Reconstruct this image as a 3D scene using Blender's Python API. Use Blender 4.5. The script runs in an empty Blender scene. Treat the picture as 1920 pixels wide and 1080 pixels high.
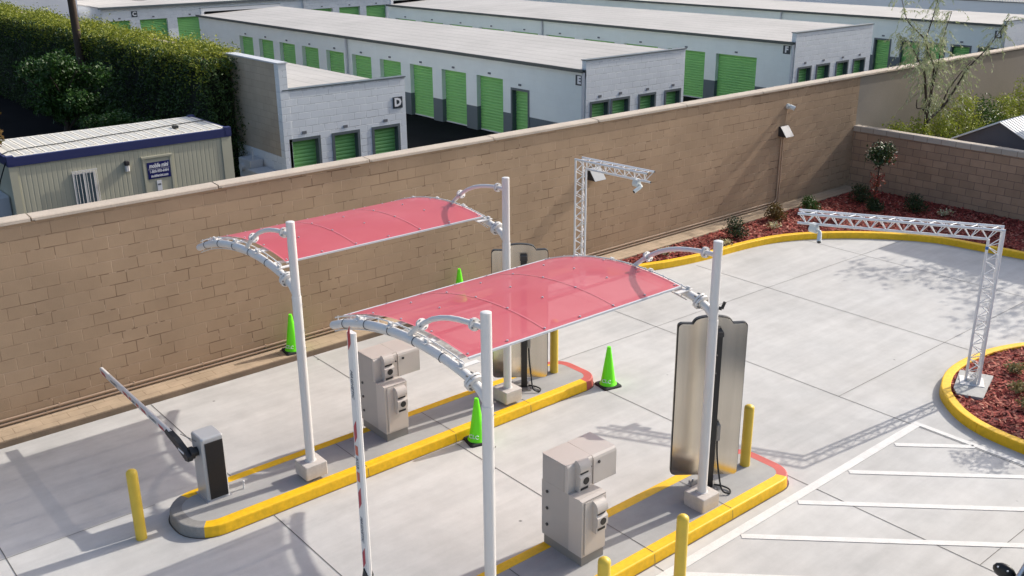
import bpy, math, random
import numpy as np
from mathutils import Vector, Matrix

S = bpy.context.scene
COL = S.collection
# ------------------------------------------------------------ camera, sky, sun, exposure
cam = bpy.data.cameras.new("camera"); camo = bpy.data.objects.new("camera", cam); COL.objects.link(camo)
R_ = Vector((0.76661553, -0.64206296, -0.00746951)); U_ = Vector((0.22448322, 0.25709527, 0.93995176)); F_ = Vector((0.60158783, 0.72225839, -0.34122559))
m = Matrix((R_, U_, -F_)).transposed().to_4x4(); m.translation = Vector((0, 0, 7.3315)); camo.matrix_world = m
cam.lens = 35.01; cam.sensor_width = 36; cam.clip_start = 0.05; cam.clip_end = 2000
S.camera = camo
SUN_EL, SUN_AZ = math.radians(33.5), math.radians(96.0)
w = bpy.data.worlds.new("World"); S.world = w; w.use_nodes = True
nt = w.node_tree; sky = nt.nodes.new("ShaderNodeTexSky"); sky.sky_type = 'NISHITA'; sky.sun_disc = False
sky.sun_elevation = SUN_EL; sky.sun_rotation = SUN_AZ; sky.air_density = 1.0; sky.dust_density = 3.5; sky.ozone_density = 1.0
bg = nt.nodes["Background"]; bg.inputs[1].default_value = 0.15; nt.links.new(sky.outputs[0], bg.inputs[0])
sl = bpy.data.lights.new("sun", 'SUN'); sl.energy = 3.15; sl.angle = math.radians(0.53); sl.color = (1.0, 0.94, 0.85)
so = bpy.data.objects.new("sun", sl); COL.objects.link(so)
sv = Vector((math.sin(SUN_AZ) * math.cos(SUN_EL), math.cos(SUN_AZ) * math.cos(SUN_EL), math.sin(SUN_EL)))
so.rotation_euler = sv.to_track_quat('Z', 'Y').to_euler(); so.location = (30, -3, 30)
S.view_settings.view_transform = 'Standard'; S.view_settings.look = 'None'; S.view_settings.gamma = 1
S.view_settings.exposure = 0.39

# ------------------------------------------------------------ materials
def sock(nt_, kind, **kw):
    n = nt_.nodes.new(kind)
    for k, v in kw.items(): setattr(n, k, v)
    return n
def mat(name, col, rough=0.6, metal=0.0, var=0.0, vscale=1.0, fine=0.0, fscale=30.0, bump=0.0, bscale=60.0, spec=0.5,
        stretch=None, emis=None, col2=None, coat=0.0, aniso=0.0):
    M = bpy.data.materials.new(name); M.use_nodes = True; t = M.node_tree; N = t.nodes; L = t.links
    b = N["Principled BSDF"]; b.inputs["Roughness"].default_value = rough; b.inputs["Metallic"].default_value = metal
    b.inputs["Specular IOR Level"].default_value = spec; b.inputs["Coat Weight"].default_value = coat
    if aniso: b.inputs["Anisotropic"].default_value = aniso
    tc = N.new("ShaderNodeTexCoord"); src = tc.outputs["Object"]
    if stretch:
        mp = N.new("ShaderNodeMapping"); mp.inputs["Scale"].default_value = stretch; L.new(src, mp.inputs[0]); src = mp.outputs[0]
    c = (*col, 1)
    if var or fine:
        last = None
        if col2 is None: col2 = tuple(x * (1 - var) for x in col)
        n1 = N.new("ShaderNodeTexNoise"); n1.inputs["Scale"].default_value = vscale; n1.inputs["Detail"].default_value = 6; n1.inputs["Roughness"].default_value = 0.6
        L.new(src, n1.inputs["Vector"])
        r = N.new("ShaderNodeValToRGB"); r.color_ramp.elements[0].position = 0.35; r.color_ramp.elements[1].position = 0.65
        r.color_ramp.elements[0].color = (*col2, 1); r.color_ramp.elements[1].color = c
        L.new(n1.outputs[0], r.inputs[0]); last = r.outputs[0]
        if fine:
            n2 = N.new("ShaderNodeTexNoise"); n2.inputs["Scale"].default_value = fscale; n2.inputs["Detail"].default_value = 4
            L.new(src, n2.inputs["Vector"])
            mr = N.new("ShaderNodeMapRange"); mr.inputs["From Min"].default_value = 0.3; mr.inputs["From Max"].default_value = 0.7
            mr.inputs["To Min"].default_value = 1 - fine; mr.inputs["To Max"].default_value = 1 + fine
            L.new(n2.outputs[0], mr.inputs[0])
            mx = N.new("ShaderNodeVectorMath"); mx.operation = 'SCALE'; L.new(last, mx.inputs[0]); L.new(mr.outputs[0], mx.inputs["Scale"]); last = mx.outputs[0]
        L.new(last, b.inputs["Base Color"])
    else: b.inputs["Base Color"].default_value = c
    if bump:
        n3 = N.new("ShaderNodeTexNoise"); n3.inputs["Scale"].default_value = bscale; n3.inputs["Detail"].default_value = 5; L.new(src, n3.inputs["Vector"])
        bp = N.new("ShaderNodeBump"); bp.inputs["Strength"].default_value = bump; bp.inputs["Distance"].default_value = 0.01
        L.new(n3.outputs[0], bp.inputs["Height"]); L.new(bp.outputs[0], b.inputs["Normal"])
    if emis: b.inputs["Emission Color"].default_value = (*emis[0], 1); b.inputs["Emission Strength"].default_value = emis[1]
    return M
def math_(N, L, op, a, b=None, c=None):
    n = N.new("ShaderNodeMath"); n.operation = op
    for i, v in enumerate((a, b, c)):
        if v is None: continue
        if isinstance(v, (int, float)): n.inputs[i].default_value = v
        else: L.new(v, n.inputs[i])
    return n.outputs[0]
def block_mat(name, c1, c2, cm, bw=0.4064, bh=0.2032, mort=0.008, zoff=0.0, xoff=0.0, bump=0.5, rough=0.85, paint=None, var=0.12, vscale=0.7, jointvis=0.7, horizontal=False, blockbump=0.35, cdark=None):
    """masonry laid in running bond; u runs along x or y, v is up"""
    M = bpy.data.materials.new(name); M.use_nodes = True; t = M.node_tree; N = t.nodes; L = t.links
    b = N["Principled BSDF"]; b.inputs["Roughness"].default_value = rough; b.inputs["Specular IOR Level"].default_value = 0.3
    tc = N.new("ShaderNodeTexCoord"); sp = N.new("ShaderNodeSeparateXYZ"); L.new(tc.outputs["Object"], sp.inputs[0])
    if horizontal: u = math_(N, L, 'ADD', sp.outputs[0], xoff); v = math_(N, L, 'ADD', sp.outputs[1], zoff)
    else:
        u = math_(N, L, 'ADD', math_(N, L, 'ADD', sp.outputs[0], sp.outputs[1]), xoff); v = math_(N, L, 'ADD', sp.outputs[2], zoff)
    nz = N.new("ShaderNodeTexNoise"); nz.inputs["Scale"].default_value = 1.7; nz.inputs["Detail"].default_value = 3; L.new(tc.outputs["Object"], nz.inputs["Vector"])
    wob = math_(N, L, 'MULTIPLY', math_(N, L, 'SUBTRACT', nz.outputs[0], 0.5), 0.018)
    cb = N.new("ShaderNodeCombineXYZ"); L.new(math_(N, L, 'ADD', u, wob), cb.inputs[0]); L.new(math_(N, L, 'ADD', v, wob), cb.inputs[1])
    def brick(m_, smooth):
        br = N.new("ShaderNodeTexBrick"); br.offset = 0.5; br.inputs["Scale"].default_value = 1
        br.inputs["Brick Width"].default_value = bw; br.inputs["Row Height"].default_value = bh
        br.inputs["Mortar Size"].default_value = m_; br.inputs["Mortar Smooth"].default_value = smooth
        L.new(cb.outputs[0], br.inputs["Vector"]); return br
    br = brick(mort, 0.4); br.inputs["Color1"].default_value = (*c1, 1); br.inputs["Color2"].default_value = (*c2, 1); br.inputs["Mortar"].default_value = (*cm, 1)
    # joints fade in and out under the paint
    n2 = N.new("ShaderNodeTexNoise"); n2.inputs["Scale"].default_value = 1.1; n2.inputs["Detail"].default_value = 4; L.new(tc.outputs["Object"], n2.inputs["Vector"])
    mask = N.new("ShaderNodeMapRange"); mask.inputs["From Min"].default_value = 0.40; mask.inputs["From Max"].default_value = 0.62
    mask.inputs["To Min"].default_value = 1.0; mask.inputs["To Max"].default_value = 1 - jointvis; L.new(n2.outputs[0], mask.inputs[0])
    br0 = brick(0.0, 0.0); br0.inputs["Color1"].default_value = (*c1, 1); br0.inputs["Color2"].default_value = (*c2, 1); br0.inputs["Mortar"].default_value = (*c1, 1)
    mix = N.new("ShaderNodeMix"); mix.data_type = 'RGBA'; L.new(mask.outputs[0], mix.inputs[0]); L.new(br0.outputs[0], mix.inputs[6]); L.new(br.outputs[0], mix.inputs[7])
    col = mix.outputs[2]
    if cdark:      # grouted joints read dark in some stretches, pale where highlights are put into the mortar colour
        nd = N.new("ShaderNodeTexNoise"); nd.inputs["Scale"].default_value = 2.6; nd.inputs["Detail"].default_value = 2; L.new(tc.outputs["Object"], nd.inputs["Vector"])
        md = N.new("ShaderNodeMix"); md.data_type = 'RGBA'; L.new(math_(N, L, 'GREATER_THAN', nd.outputs[0], 0.5), md.inputs[0]); md.inputs[6].default_value = (*cm, 1); md.inputs[7].default_value = (*cdark, 1); L.new(md.outputs[2], br.inputs["Mortar"])
    n3 = N.new("ShaderNodeTexNoise"); n3.inputs["Scale"].default_value = vscale; n3.inputs["Detail"].default_value = 7; n3.inputs["Roughness"].default_value = 0.65; L.new(tc.outputs["Object"], n3.inputs["Vector"])
    mr = N.new("ShaderNodeMapRange"); mr.inputs["From Min"].default_value = 0.3; mr.inputs["From Max"].default_value = 0.7; mr.inputs["To Min"].default_value = 1 - var; mr.inputs["To Max"].default_value = 1 + var * 0.6
    L.new(n3.outputs[0], mr.inputs[0])
    sc = N.new("ShaderNodeVectorMath"); sc.operation = 'SCALE'; L.new(col, sc.inputs[0]); L.new(mr.outputs[0], sc.inputs["Scale"]); col = sc.outputs[0]
    if paint:   # dark painted dado below height paint[0]
        st = math_(N, L, 'LESS_THAN', sp.outputs[2], paint[0])
        mp = N.new("ShaderNodeMix"); mp.data_type = 'RGBA'; L.new(st, mp.inputs[0]); L.new(col, mp.inputs[6]); mp.inputs[7].default_value = (*paint[1], 1); col = mp.outputs[2]
    L.new(col, b.inputs["Base Color"])
    n4 = N.new("ShaderNodeTexNoise"); n4.inputs["Scale"].default_value = 45; n4.inputs["Detail"].default_value = 4; L.new(tc.outputs["Object"], n4.inputs["Vector"])
    # every block sits a hair in or out of plane
    br2 = brick(0.0, 0.0); br2.inputs["Color1"].default_value = (0, 0, 0, 1); br2.inputs["Color2"].default_value = (1, 1, 1, 1); br2.inputs["Mortar"].default_value = (0, 0, 0, 1)
    h = math_(N, L, 'MULTIPLY', br.outputs["Fac"], -1.0)
    h = math_(N, L, 'MULTIPLY', h, math_(N, L, 'ADD', mask.outputs[0], 0.25))
    bw_ = N.new("ShaderNodeRGBToBW"); L.new(br2.outputs[0], bw_.inputs[0])
    h = math_(N, L, 'ADD', h, math_(N, L, 'MULTIPLY', bw_.outputs[0], blockbump))
    h = math_(N, L, 'ADD', h, math_(N, L, 'MULTIPLY', n4.outputs[0], 0.35))
    bp = N.new("ShaderNodeBump"); bp.inputs["Strength"].default_value = bump; bp.inputs["Distance"].default_value = 0.012
    L.new(h, bp.inputs["Height"]); L.new(bp.outputs[0], b.inputs["Normal"])
    return M
def leaf_mat(name, cols, rough=0.5, trans=0.25):
    M = bpy.data.materials.new(name); M.use_nodes = True; t = M.node_tree; N = t.nodes; L = t.links
    b = N["Principled BSDF"]; b.inputs["Roughness"].default_value = rough; b.inputs["Specular IOR Level"].default_value = 0.35
    g = N.new("ShaderNodeNewGeometry"); r = N.new("ShaderNodeValToRGB"); e = r.color_ramp.elements
    e[0].color = (*cols[0], 1); e[0].position = 0.0; e[1].color = (*cols[-1], 1); e[1].position = 1.0
    for i, c in enumerate(cols[1:-1]): x = e.new((i + 1) / (len(cols) - 1)); x.color = (*c, 1)
    L.new(g.outputs["Random Per Island"], r.inputs[0]); L.new(r.outputs[0], b.inputs["Base Color"])
    tr = N.new("ShaderNodeBsdfTranslucent"); L.new(r.outputs[0], tr.inputs[0])
    mx = N.new("ShaderNodeMixShader"); mx.inputs[0].default_value = trans; L.new(b.outputs[0], mx.inputs[1]); L.new(tr.outputs[0], mx.inputs[2])
    L.new(mx.outputs[0], N["Material Output"].inputs[0]); return M
def concrete_mat(name, col, warm=(1, 0.97, 0.925)):
    M = bpy.data.materials.new(name); M.use_nodes = True; t = M.node_tree; N = t.nodes; L = t.links
    b = N["Principled BSDF"]; b.inputs["Roughness"].default_value = 0.8; b.inputs["Specular IOR Level"].default_value = 0.3
    tc = N.new("ShaderNodeTexCoord")
    def noise(scale, det, rough, a, c, lo=0.3, hi=0.7, st=None):
        n = N.new("ShaderNodeTexNoise"); n.inputs["Scale"].default_value = scale; n.inputs["Detail"].default_value = det; n.inputs["Roughness"].default_value = rough
        if st:
            mp = N.new("ShaderNodeMapping"); mp.inputs["Scale"].default_value = st; mp.inputs["Rotation"].default_value = (0, 0, 0.06); L.new(tc.outputs["Object"], mp.inputs[0]); L.new(mp.outputs[0], n.inputs["Vector"])
        else: L.new(tc.outputs["Object"], n.inputs["Vector"])
        m_ = N.new("ShaderNodeMapRange"); m_.inputs["From Min"].default_value = lo; m_.inputs["From Max"].default_value = hi; m_.inputs["To Min"].default_value = a; m_.inputs["To Max"].default_value = c
        L.new(n.outputs[0], m_.inputs[0]); return m_.outputs[0]
    v = math_(N, L, 'MULTIPLY', noise(0.45, 6, 0.6, 0.83, 1.06), noise(2.2, 8, 0.7, 0.93, 1.03, 0.36, 0.62))
    v = math_(N, L, 'MULTIPLY', v, noise(1.6, 6, 0.6, 0.90, 1.04, st=(0.25, 2.6, 1)))      # broom and trowel sweeps
    v = math_(N, L, 'MULTIPLY', v, noise(0.9, 3, 0.5, 1.0, 0.90, 0.60, 0.72))             # damp patches
    v = math_(N, L, 'MULTIPLY', v, noise(90, 2, 0.5, 0.97, 1.03))
    vo = N.new("ShaderNodeTexVoronoi"); vo.inputs["Scale"].default_value = 1.15; L.new(tc.outputs["Object"], vo.inputs["Vector"])
    spot = N.new("ShaderNodeMapRange"); spot.inputs["From Min"].default_value = 0.015; spot.inputs["From Max"].default_value = 0.035; spot.inputs["To Min"].default_value = 0.35; spot.inputs["To Max"].default_value = 1; L.new(vo.outputs["Distance"], spot.inputs[0])
    v = math_(N, L, 'MULTIPLY', v, spot.outputs[0])
    hue = N.new("ShaderNodeTexNoise"); hue.inputs["Scale"].default_value = 0.8; hue.inputs["Detail"].default_value = 3; L.new(tc.outputs["Object"], hue.inputs["Vector"])
    mx = N.new("ShaderNodeMix"); mx.data_type = 'RGBA'; L.new(hue.outputs[0], mx.inputs[0]); mx.inputs[6].default_value = (col * 0.975, col * 0.975, col * 0.955, 1); mx.inputs[7].default_value = (col * warm[0], col * warm[1], col * warm[2], 1)
    s_ = N.new("ShaderNodeVectorMath"); s_.operation = 'SCALE'; L.new(mx.outputs[2], s_.inputs[0]); L.new(v, s_.inputs["Scale"]); L.new(s_.outputs[0], b.inputs["Base Color"])
    n = N.new("ShaderNodeTexNoise"); n.inputs["Scale"].default_value = 60; n.inputs["Detail"].default_value = 4; L.new(tc.outputs["Object"], n.inputs["Vector"])
    bp = N.new("ShaderNodeBump"); bp.inputs["Strength"].default_value = 0.12; bp.inputs["Distance"].default_value = 0.006; L.new(n.outputs[0], bp.inputs["Height"]); L.new(bp.outputs[0], b.inputs["Normal"])
    return M

CONC = concrete_mat("concrete", 0.57)
SLAB = concrete_mat("island concrete", 0.42)
KCONC = mat("kerb concrete", (0.30, 0.29, 0.275), 0.85, var=0.2, vscale=2, fine=0.08, bump=0.3)
JOINT = mat("joint", (0.16, 0.152, 0.14), 0.9, var=0.3, vscale=3)
ASPH = mat("asphalt", (0.013, 0.013, 0.014), 0.95, spec=0.08, var=0.35, vscale=0.6, fine=0.3, fscale=80, bump=0.4, bscale=120)
YEL = mat("yellow kerb paint", (0.94, 0.55, 0.006), 0.55, var=0.11, vscale=2.2, fine=0.09, fscale=14, bump=0.2, bscale=30)
REDK = mat("red kerb paint", (0.60, 0.12, 0.10), 0.6, var=0.18, vscale=4, bump=0.12, bscale=40)
BOLL = mat("bollard yellow", (0.74, 0.52, 0.06), 0.45, var=0.08, vscale=5)
WLINE = mat("white line paint", (0.71, 0.70, 0.675), 0.7, var=0.10, vscale=6, fine=0.06, fscale=50)
WALLM = block_mat("tan painted block", (0.375, 0.264, 0.170), (0.40, 0.283, 0.184), (0.49, 0.355, 0.245), zoff=0.06, xoff=-0.273, bump=0.8, mort=0.009, jointvis=0.9, var=0.15, blockbump=0.30, cdark=(0.235, 0.155, 0.10))
STUC = mat("stucco", (0.315, 0.275, 0.23), 0.9, var=0.12, vscale=0.5, fine=0.05, fscale=20, bump=0.3, bscale=50)
CAPM = mat("cement cap", (0.51, 0.44, 0.365), 0.9, var=0.15, vscale=1.5, fine=0.07, fscale=30, bump=0.3)
LEDGE = block_mat("ledge block", (0.44, 0.34, 0.235), (0.48, 0.37, 0.26), (0.24, 0.17, 0.11), bw=0.4064, bh=0.2032, zoff=-15.11, mort=0.006, bump=0.4, horizontal=True, var=0.2, vscale=2.0, jointvis=0.8)
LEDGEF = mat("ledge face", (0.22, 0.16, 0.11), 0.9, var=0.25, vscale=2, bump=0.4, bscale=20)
PINK = block_mat("split block", (0.45, 0.305, 0.205), (0.36, 0.245, 0.165), (0.20, 0.14, 0.115), zoff=-0.03, mort=0.009, bump=0.5, jointvis=0.15, var=0.12, vscale=3)
PCAP = block_mat("block cap", (0.50, 0.44, 0.37), (0.44, 0.385, 0.32), (0.22, 0.17, 0.14), bh=0.3, zoff=-1.69 + 0.0, mort=0.008, bump=0.4, jointvis=0.1)
WBLK = block_mat("white painted block", (0.70, 0.735, 0.77), (0.73, 0.765, 0.80), (0.84, 0.86, 0.88), bump=0.8, mort=0.011, jointvis=0.75, var=0.06, rough=0.6, blockbump=0.25, cdark=(0.53, 0.56, 0.60))
WBLKD = block_mat("white block with dado", (0.77, 0.815, 0.79), (0.785, 0.83, 0.805), (0.73, 0.77, 0.745), bump=0.25, mort=0.005, jointvis=0.85, var=0.05, rough=0.6, paint=(0.90, (0.12, 0.15, 0.165)))
GBLK = block_mat("bare grey block", (0.43, 0.365, 0.285), (0.47, 0.40, 0.315), (0.34, 0.29, 0.23), bump=0.3, jointvis=0.5, var=0.15)
GREEN = mat("green roll up door", (0.23, 0.55, 0.165), 0.45, var=0.08, vscale=1.2)
DGREY = mat("dark grey trim", (0.105, 0.13, 0.145), 0.5, var=0.15, vscale=2)
ROOFM = None
METAL = mat("white painted steel", (0.71, 0.695, 0.675), 0.4, var=0.05, vscale=3)
ALU = mat("truss metal", (0.74, 0.74, 0.75), 0.35, metal=0.0)
STEEL = mat("brushed stainless", (0.60, 0.56, 0.49), 0.22, metal=1.0, var=0.12, vscale=1.0, stretch=(9, 9, 0.35), aniso=0.6)
BLACK = mat("black plastic", (0.012, 0.012, 0.013), 0.45)
RUB = mat("black rubber", (0.018, 0.02, 0.02), 0.8)
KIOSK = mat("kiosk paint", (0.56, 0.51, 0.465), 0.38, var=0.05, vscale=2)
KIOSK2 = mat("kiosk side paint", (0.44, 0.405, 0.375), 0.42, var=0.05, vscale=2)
PLINTH = mat("plinth grey", (0.25, 0.235, 0.215), 0.6)
FOOT = mat("footing concrete", (0.58, 0.54, 0.50), 0.85, var=0.12, vscale=5, fine=0.05)
SILVER = mat("silver cabinet", (0.50, 0.505, 0.51), 0.4, metal=0.3)
DPANEL = mat("dark ribbed panel", (0.030, 0.026, 0.025), 0.45)
REDS = mat("red stripe", (0.42, 0.03, 0.045), 0.35)
ORNG = mat("orange reflector", (0.52, 0.10, 0.05), 0.35)
INK = mat("grey ink", (0.14, 0.15, 0.17), 0.6)
NAVY = mat("navy blue paint", (0.030, 0.038, 0.135), 0.45, var=0.1, vscale=2)
NAVYS = mat("navy sign", (0.012, 0.015, 0.13), 0.4)
WHITE = mat("white print", (0.80, 0.80, 0.82), 0.5)
CONT = mat("container beige", (0.50, 0.48, 0.365), 0.55, var=0.06, vscale=1.5)
CROOF = mat("container roof", (0.76, 0.73, 0.65), 0.5, var=0.15, vscale=2.5, fine=0.06)
GLASS = mat("window glass", (0.10, 0.14, 0.16), 0.08, spec=0.8)
BARK = mat("bark", (0.055, 0.040, 0.030), 0.9, var=0.3, vscale=8, bump=0.5)
POLEW = mat("creosote pole", (0.085, 0.058, 0.042), 0.9, var=0.35, vscale=6, stretch=(6, 6, 1), bump=0.4)
CONEG = mat("cone green", (0.17, 0.92, 0.006), 0.5)
CAMW = mat("camera white", (0.66, 0.70, 0.70), 0.4)
FIXT = mat("bronze fixture", (0.030, 0.028, 0.03), 0.5)
LENSM = mat("fixture shade top", (0.24, 0.26, 0.29), 0.3)
PADM = mat("concrete pad", (0.43, 0.43, 0.415), 0.85, var=0.12, vscale=4, fine=0.05)
CONDU = mat("painted conduit", (0.46, 0.33, 0.23), 0.6)
BLUET = mat("blue tape", (0.03, 0.16, 0.45), 0.6)
SHEDW = mat("shed dark wall", (0.115, 0.11, 0.125), 0.8, var=0.12, vscale=3)
SHEDR = mat("shed metal roof", (0.66, 0.66, 0.64), 0.4)
UTIL = mat("utility box", (0.55, 0.57, 0.60), 0.5)
FLOWERW = mat("white flowers", (0.72, 0.68, 0.50), 0.7)
CARP = mat("car paint", (0.10, 0.105, 0.11), 0.25, metal=0.6, coat=0.6)
CARG = mat("car glass", (0.010, 0.011, 0.013), 0.06, spec=0.8)
CHROME = mat("silver trim", (0.55, 0.55, 0.58), 0.3, metal=0.7)
BWALL = mat("pale stucco", (0.62, 0.645, 0.70), 0.8, var=0.07, vscale=0.3)

def roof_mat():
    M = mat("rolled roofing", (0.47, 0.455, 0.435), 0.8, var=0.14, vscale=0.35, fine=0.05, fscale=8)
    t = M.node_tree; N = t.nodes; L = t.links; b = N["Principled BSDF"]; old = b.inputs["Base Color"].links[0].from_socket
    tc = N.new("ShaderNodeTexCoord"); sp = N.new("ShaderNodeSeparateXYZ"); L.new(tc.outputs["Object"], sp.inputs[0])
    nz = N.new("ShaderNodeTexNoise"); nz.inputs["Scale"].default_value = 0.5; nz.inputs["Detail"].default_value = 4; L.new(tc.outputs["Object"], nz.inputs["Vector"])
    x = math_(N, L, 'ADD', sp.outputs[0], math_(N, L, 'MULTIPLY', nz.outputs[0], 0.10))
    fr = math_(N, L, 'FRACT', math_(N, L, 'MULTIPLY', x, 1.0 / 0.62))
    ln = math_(N, L, 'LESS_THAN', fr, 0.055)
    n2 = N.new("ShaderNodeTexNoise"); n2.inputs["Scale"].default_value = 0.9; L.new(tc.outputs["Object"], n2.inputs["Vector"])
    k = math_(N, L, 'MULTIPLY', ln, math_(N, L, 'MULTIPLY', n2.outputs[0], 0.75))
    s_ = N.new("ShaderNodeVectorMath"); s_.operation = 'SCALE'; L.new(old, s_.inputs[0]); L.new(math_(N, L, 'SUBTRACT', 1.0, k), s_.inputs["Scale"]); L.new(s_.outputs[0], b.inputs["Base Color"])
    return M
ROOFM = roof_mat()
def canopy_mat():
    M = bpy.data.materials.new("red tinted panel"); M.use_nodes = True; t = M.node_tree; N = t.nodes; L = t.links; b = N["Principled BSDF"]
    b.inputs["Base Color"].default_value = (0.50, 0.06, 0.085, 1); b.inputs["Roughness"].default_value = 0.52; b.inputs["Specular IOR Level"].default_value = 0.55
    tc = N.new("ShaderNodeTexCoord"); n = N.new("ShaderNodeTexNoise"); n.inputs["Scale"].default_value = 0.9; n.inputs["Detail"].default_value = 5; L.new(tc.outputs["Object"], n.inputs["Vector"])
    r = N.new("ShaderNodeValToRGB"); r.color_ramp.elements[0].color = (0.50, 0.062, 0.088, 1); r.color_ramp.elements[1].color = (0.55, 0.10, 0.13, 1)
    r.color_ramp.elements[0].position = 0.35; r.color_ramp.elements[1].position = 0.7; L.new(n.outputs[0], r.inputs[0]); L.new(r.outputs[0], b.inputs["Base Color"])
    tr = N.new("ShaderNodeBsdfTransparent"); tr.inputs[0].default_value = (1.0, 0.90, 0.90, 1)
    mx = N.new("ShaderNodeMixShader"); mx.inputs[0].default_value = 0.14; L.new(b.outputs[0], mx.inputs[1]); L.new(tr.outputs[0], mx.inputs[2]); L.new(mx.outputs[0], N["Material Output"].inputs[0])
    return M
PANEL = canopy_mat()
def mulch_mat():
    M = bpy.data.materials.new("red mulch"); M.use_nodes = True; t = M.node_tree; N = t.nodes; L = t.links; b = N["Principled BSDF"]; b.inputs["Roughness"].default_value = 0.9
    tc = N.new("ShaderNodeTexCoord"); v = N.new("ShaderNodeTexVoronoi"); v.inputs["Scale"].default_value = 28
    mp = N.new("ShaderNodeMapping"); mp.inputs["Scale"].default_value = (1, 2.2, 1); mp.inputs["Rotation"].default_value = (0, 0, 0.7); L.new(tc.outputs["Object"], mp.inputs[0]); L.new(mp.outputs[0], v.inputs["Vector"])
    r = N.new("ShaderNodeValToRGB"); r.color_ramp.elements[0].color = (0.08, 0.015, 0.012, 1); r.color_ramp.elements[1].color = (0.32, 0.05, 0.038, 1)
    sx = N.new("ShaderNodeSeparateXYZ"); L.new(v.outputs["Color"], sx.inputs[0]); L.new(sx.outputs[0], r.inputs[0]); L.new(r.outputs[0], b.inputs["Base Color"])
    bp = N.new("ShaderNodeBump"); bp.inputs["Strength"].default_value = 0.8; bp.inputs["Distance"].default_value = 0.03; L.new(sx.outputs[1], bp.inputs["Height"]); L.new(bp.outputs[0], b.inputs["Normal"])
    return M
MULCH = mulch_mat()
CHIP = leaf_mat("mulch chips", [(0.10, 0.018, 0.014), (0.27, 0.040, 0.030), (0.38, 0.062, 0.045), (0.42, 0.10, 0.065), (0.55, 0.26, 0.18)], 0.8, 0.0)
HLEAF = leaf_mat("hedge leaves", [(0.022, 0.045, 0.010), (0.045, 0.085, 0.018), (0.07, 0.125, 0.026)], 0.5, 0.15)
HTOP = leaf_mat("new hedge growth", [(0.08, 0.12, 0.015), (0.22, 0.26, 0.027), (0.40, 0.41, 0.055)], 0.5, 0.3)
HCORE = mat("hedge core", (0.010, 0.014, 0.006), 1.0)
TLEAF = leaf_mat("tree leaves", [(0.03, 0.07, 0.012), (0.05, 0.12, 0.02), (0.07, 0.15, 0.03)], 0.45, 0.25)
WLEAF = leaf_mat("willow leaves", [(0.30, 0.35, 0.16), (0.42, 0.47, 0.26), (0.52, 0.55, 0.36)], 0.5, 0.3)
SLEAF = leaf_mat("shrub leaves", [(0.13, 0.18, 0.025), (0.27, 0.34, 0.04), (0.44, 0.46, 0.08)], 0.5, 0.3)
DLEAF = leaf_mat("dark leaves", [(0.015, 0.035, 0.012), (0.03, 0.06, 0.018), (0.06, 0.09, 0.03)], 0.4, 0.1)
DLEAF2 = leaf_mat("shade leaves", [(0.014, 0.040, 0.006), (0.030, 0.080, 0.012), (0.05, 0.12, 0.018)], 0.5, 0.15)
RLEAF = leaf_mat("red leaves", [(0.16, 0.03, 0.02), (0.30, 0.07, 0.05), (0.10, 0.05, 0.02)], 0.45, 0.15)
FLEAF = leaf_mat("blossom", [(0.75, 0.70, 0.48), (0.60, 0.56, 0.34), (0.20, 0.24, 0.08)], 0.6, 0.2)
DRYL = leaf_mat("dry leaves", [(0.16, 0.13, 0.05), (0.34, 0.29, 0.13), (0.12, 0.13, 0.05)], 0.6, 0.2)
OLEAF = leaf_mat("bronze leaves", [(0.10, 0.05, 0.015), (0.20, 0.12, 0.03), (0.12, 0.12, 0.03)], 0.5, 0.2)

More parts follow.
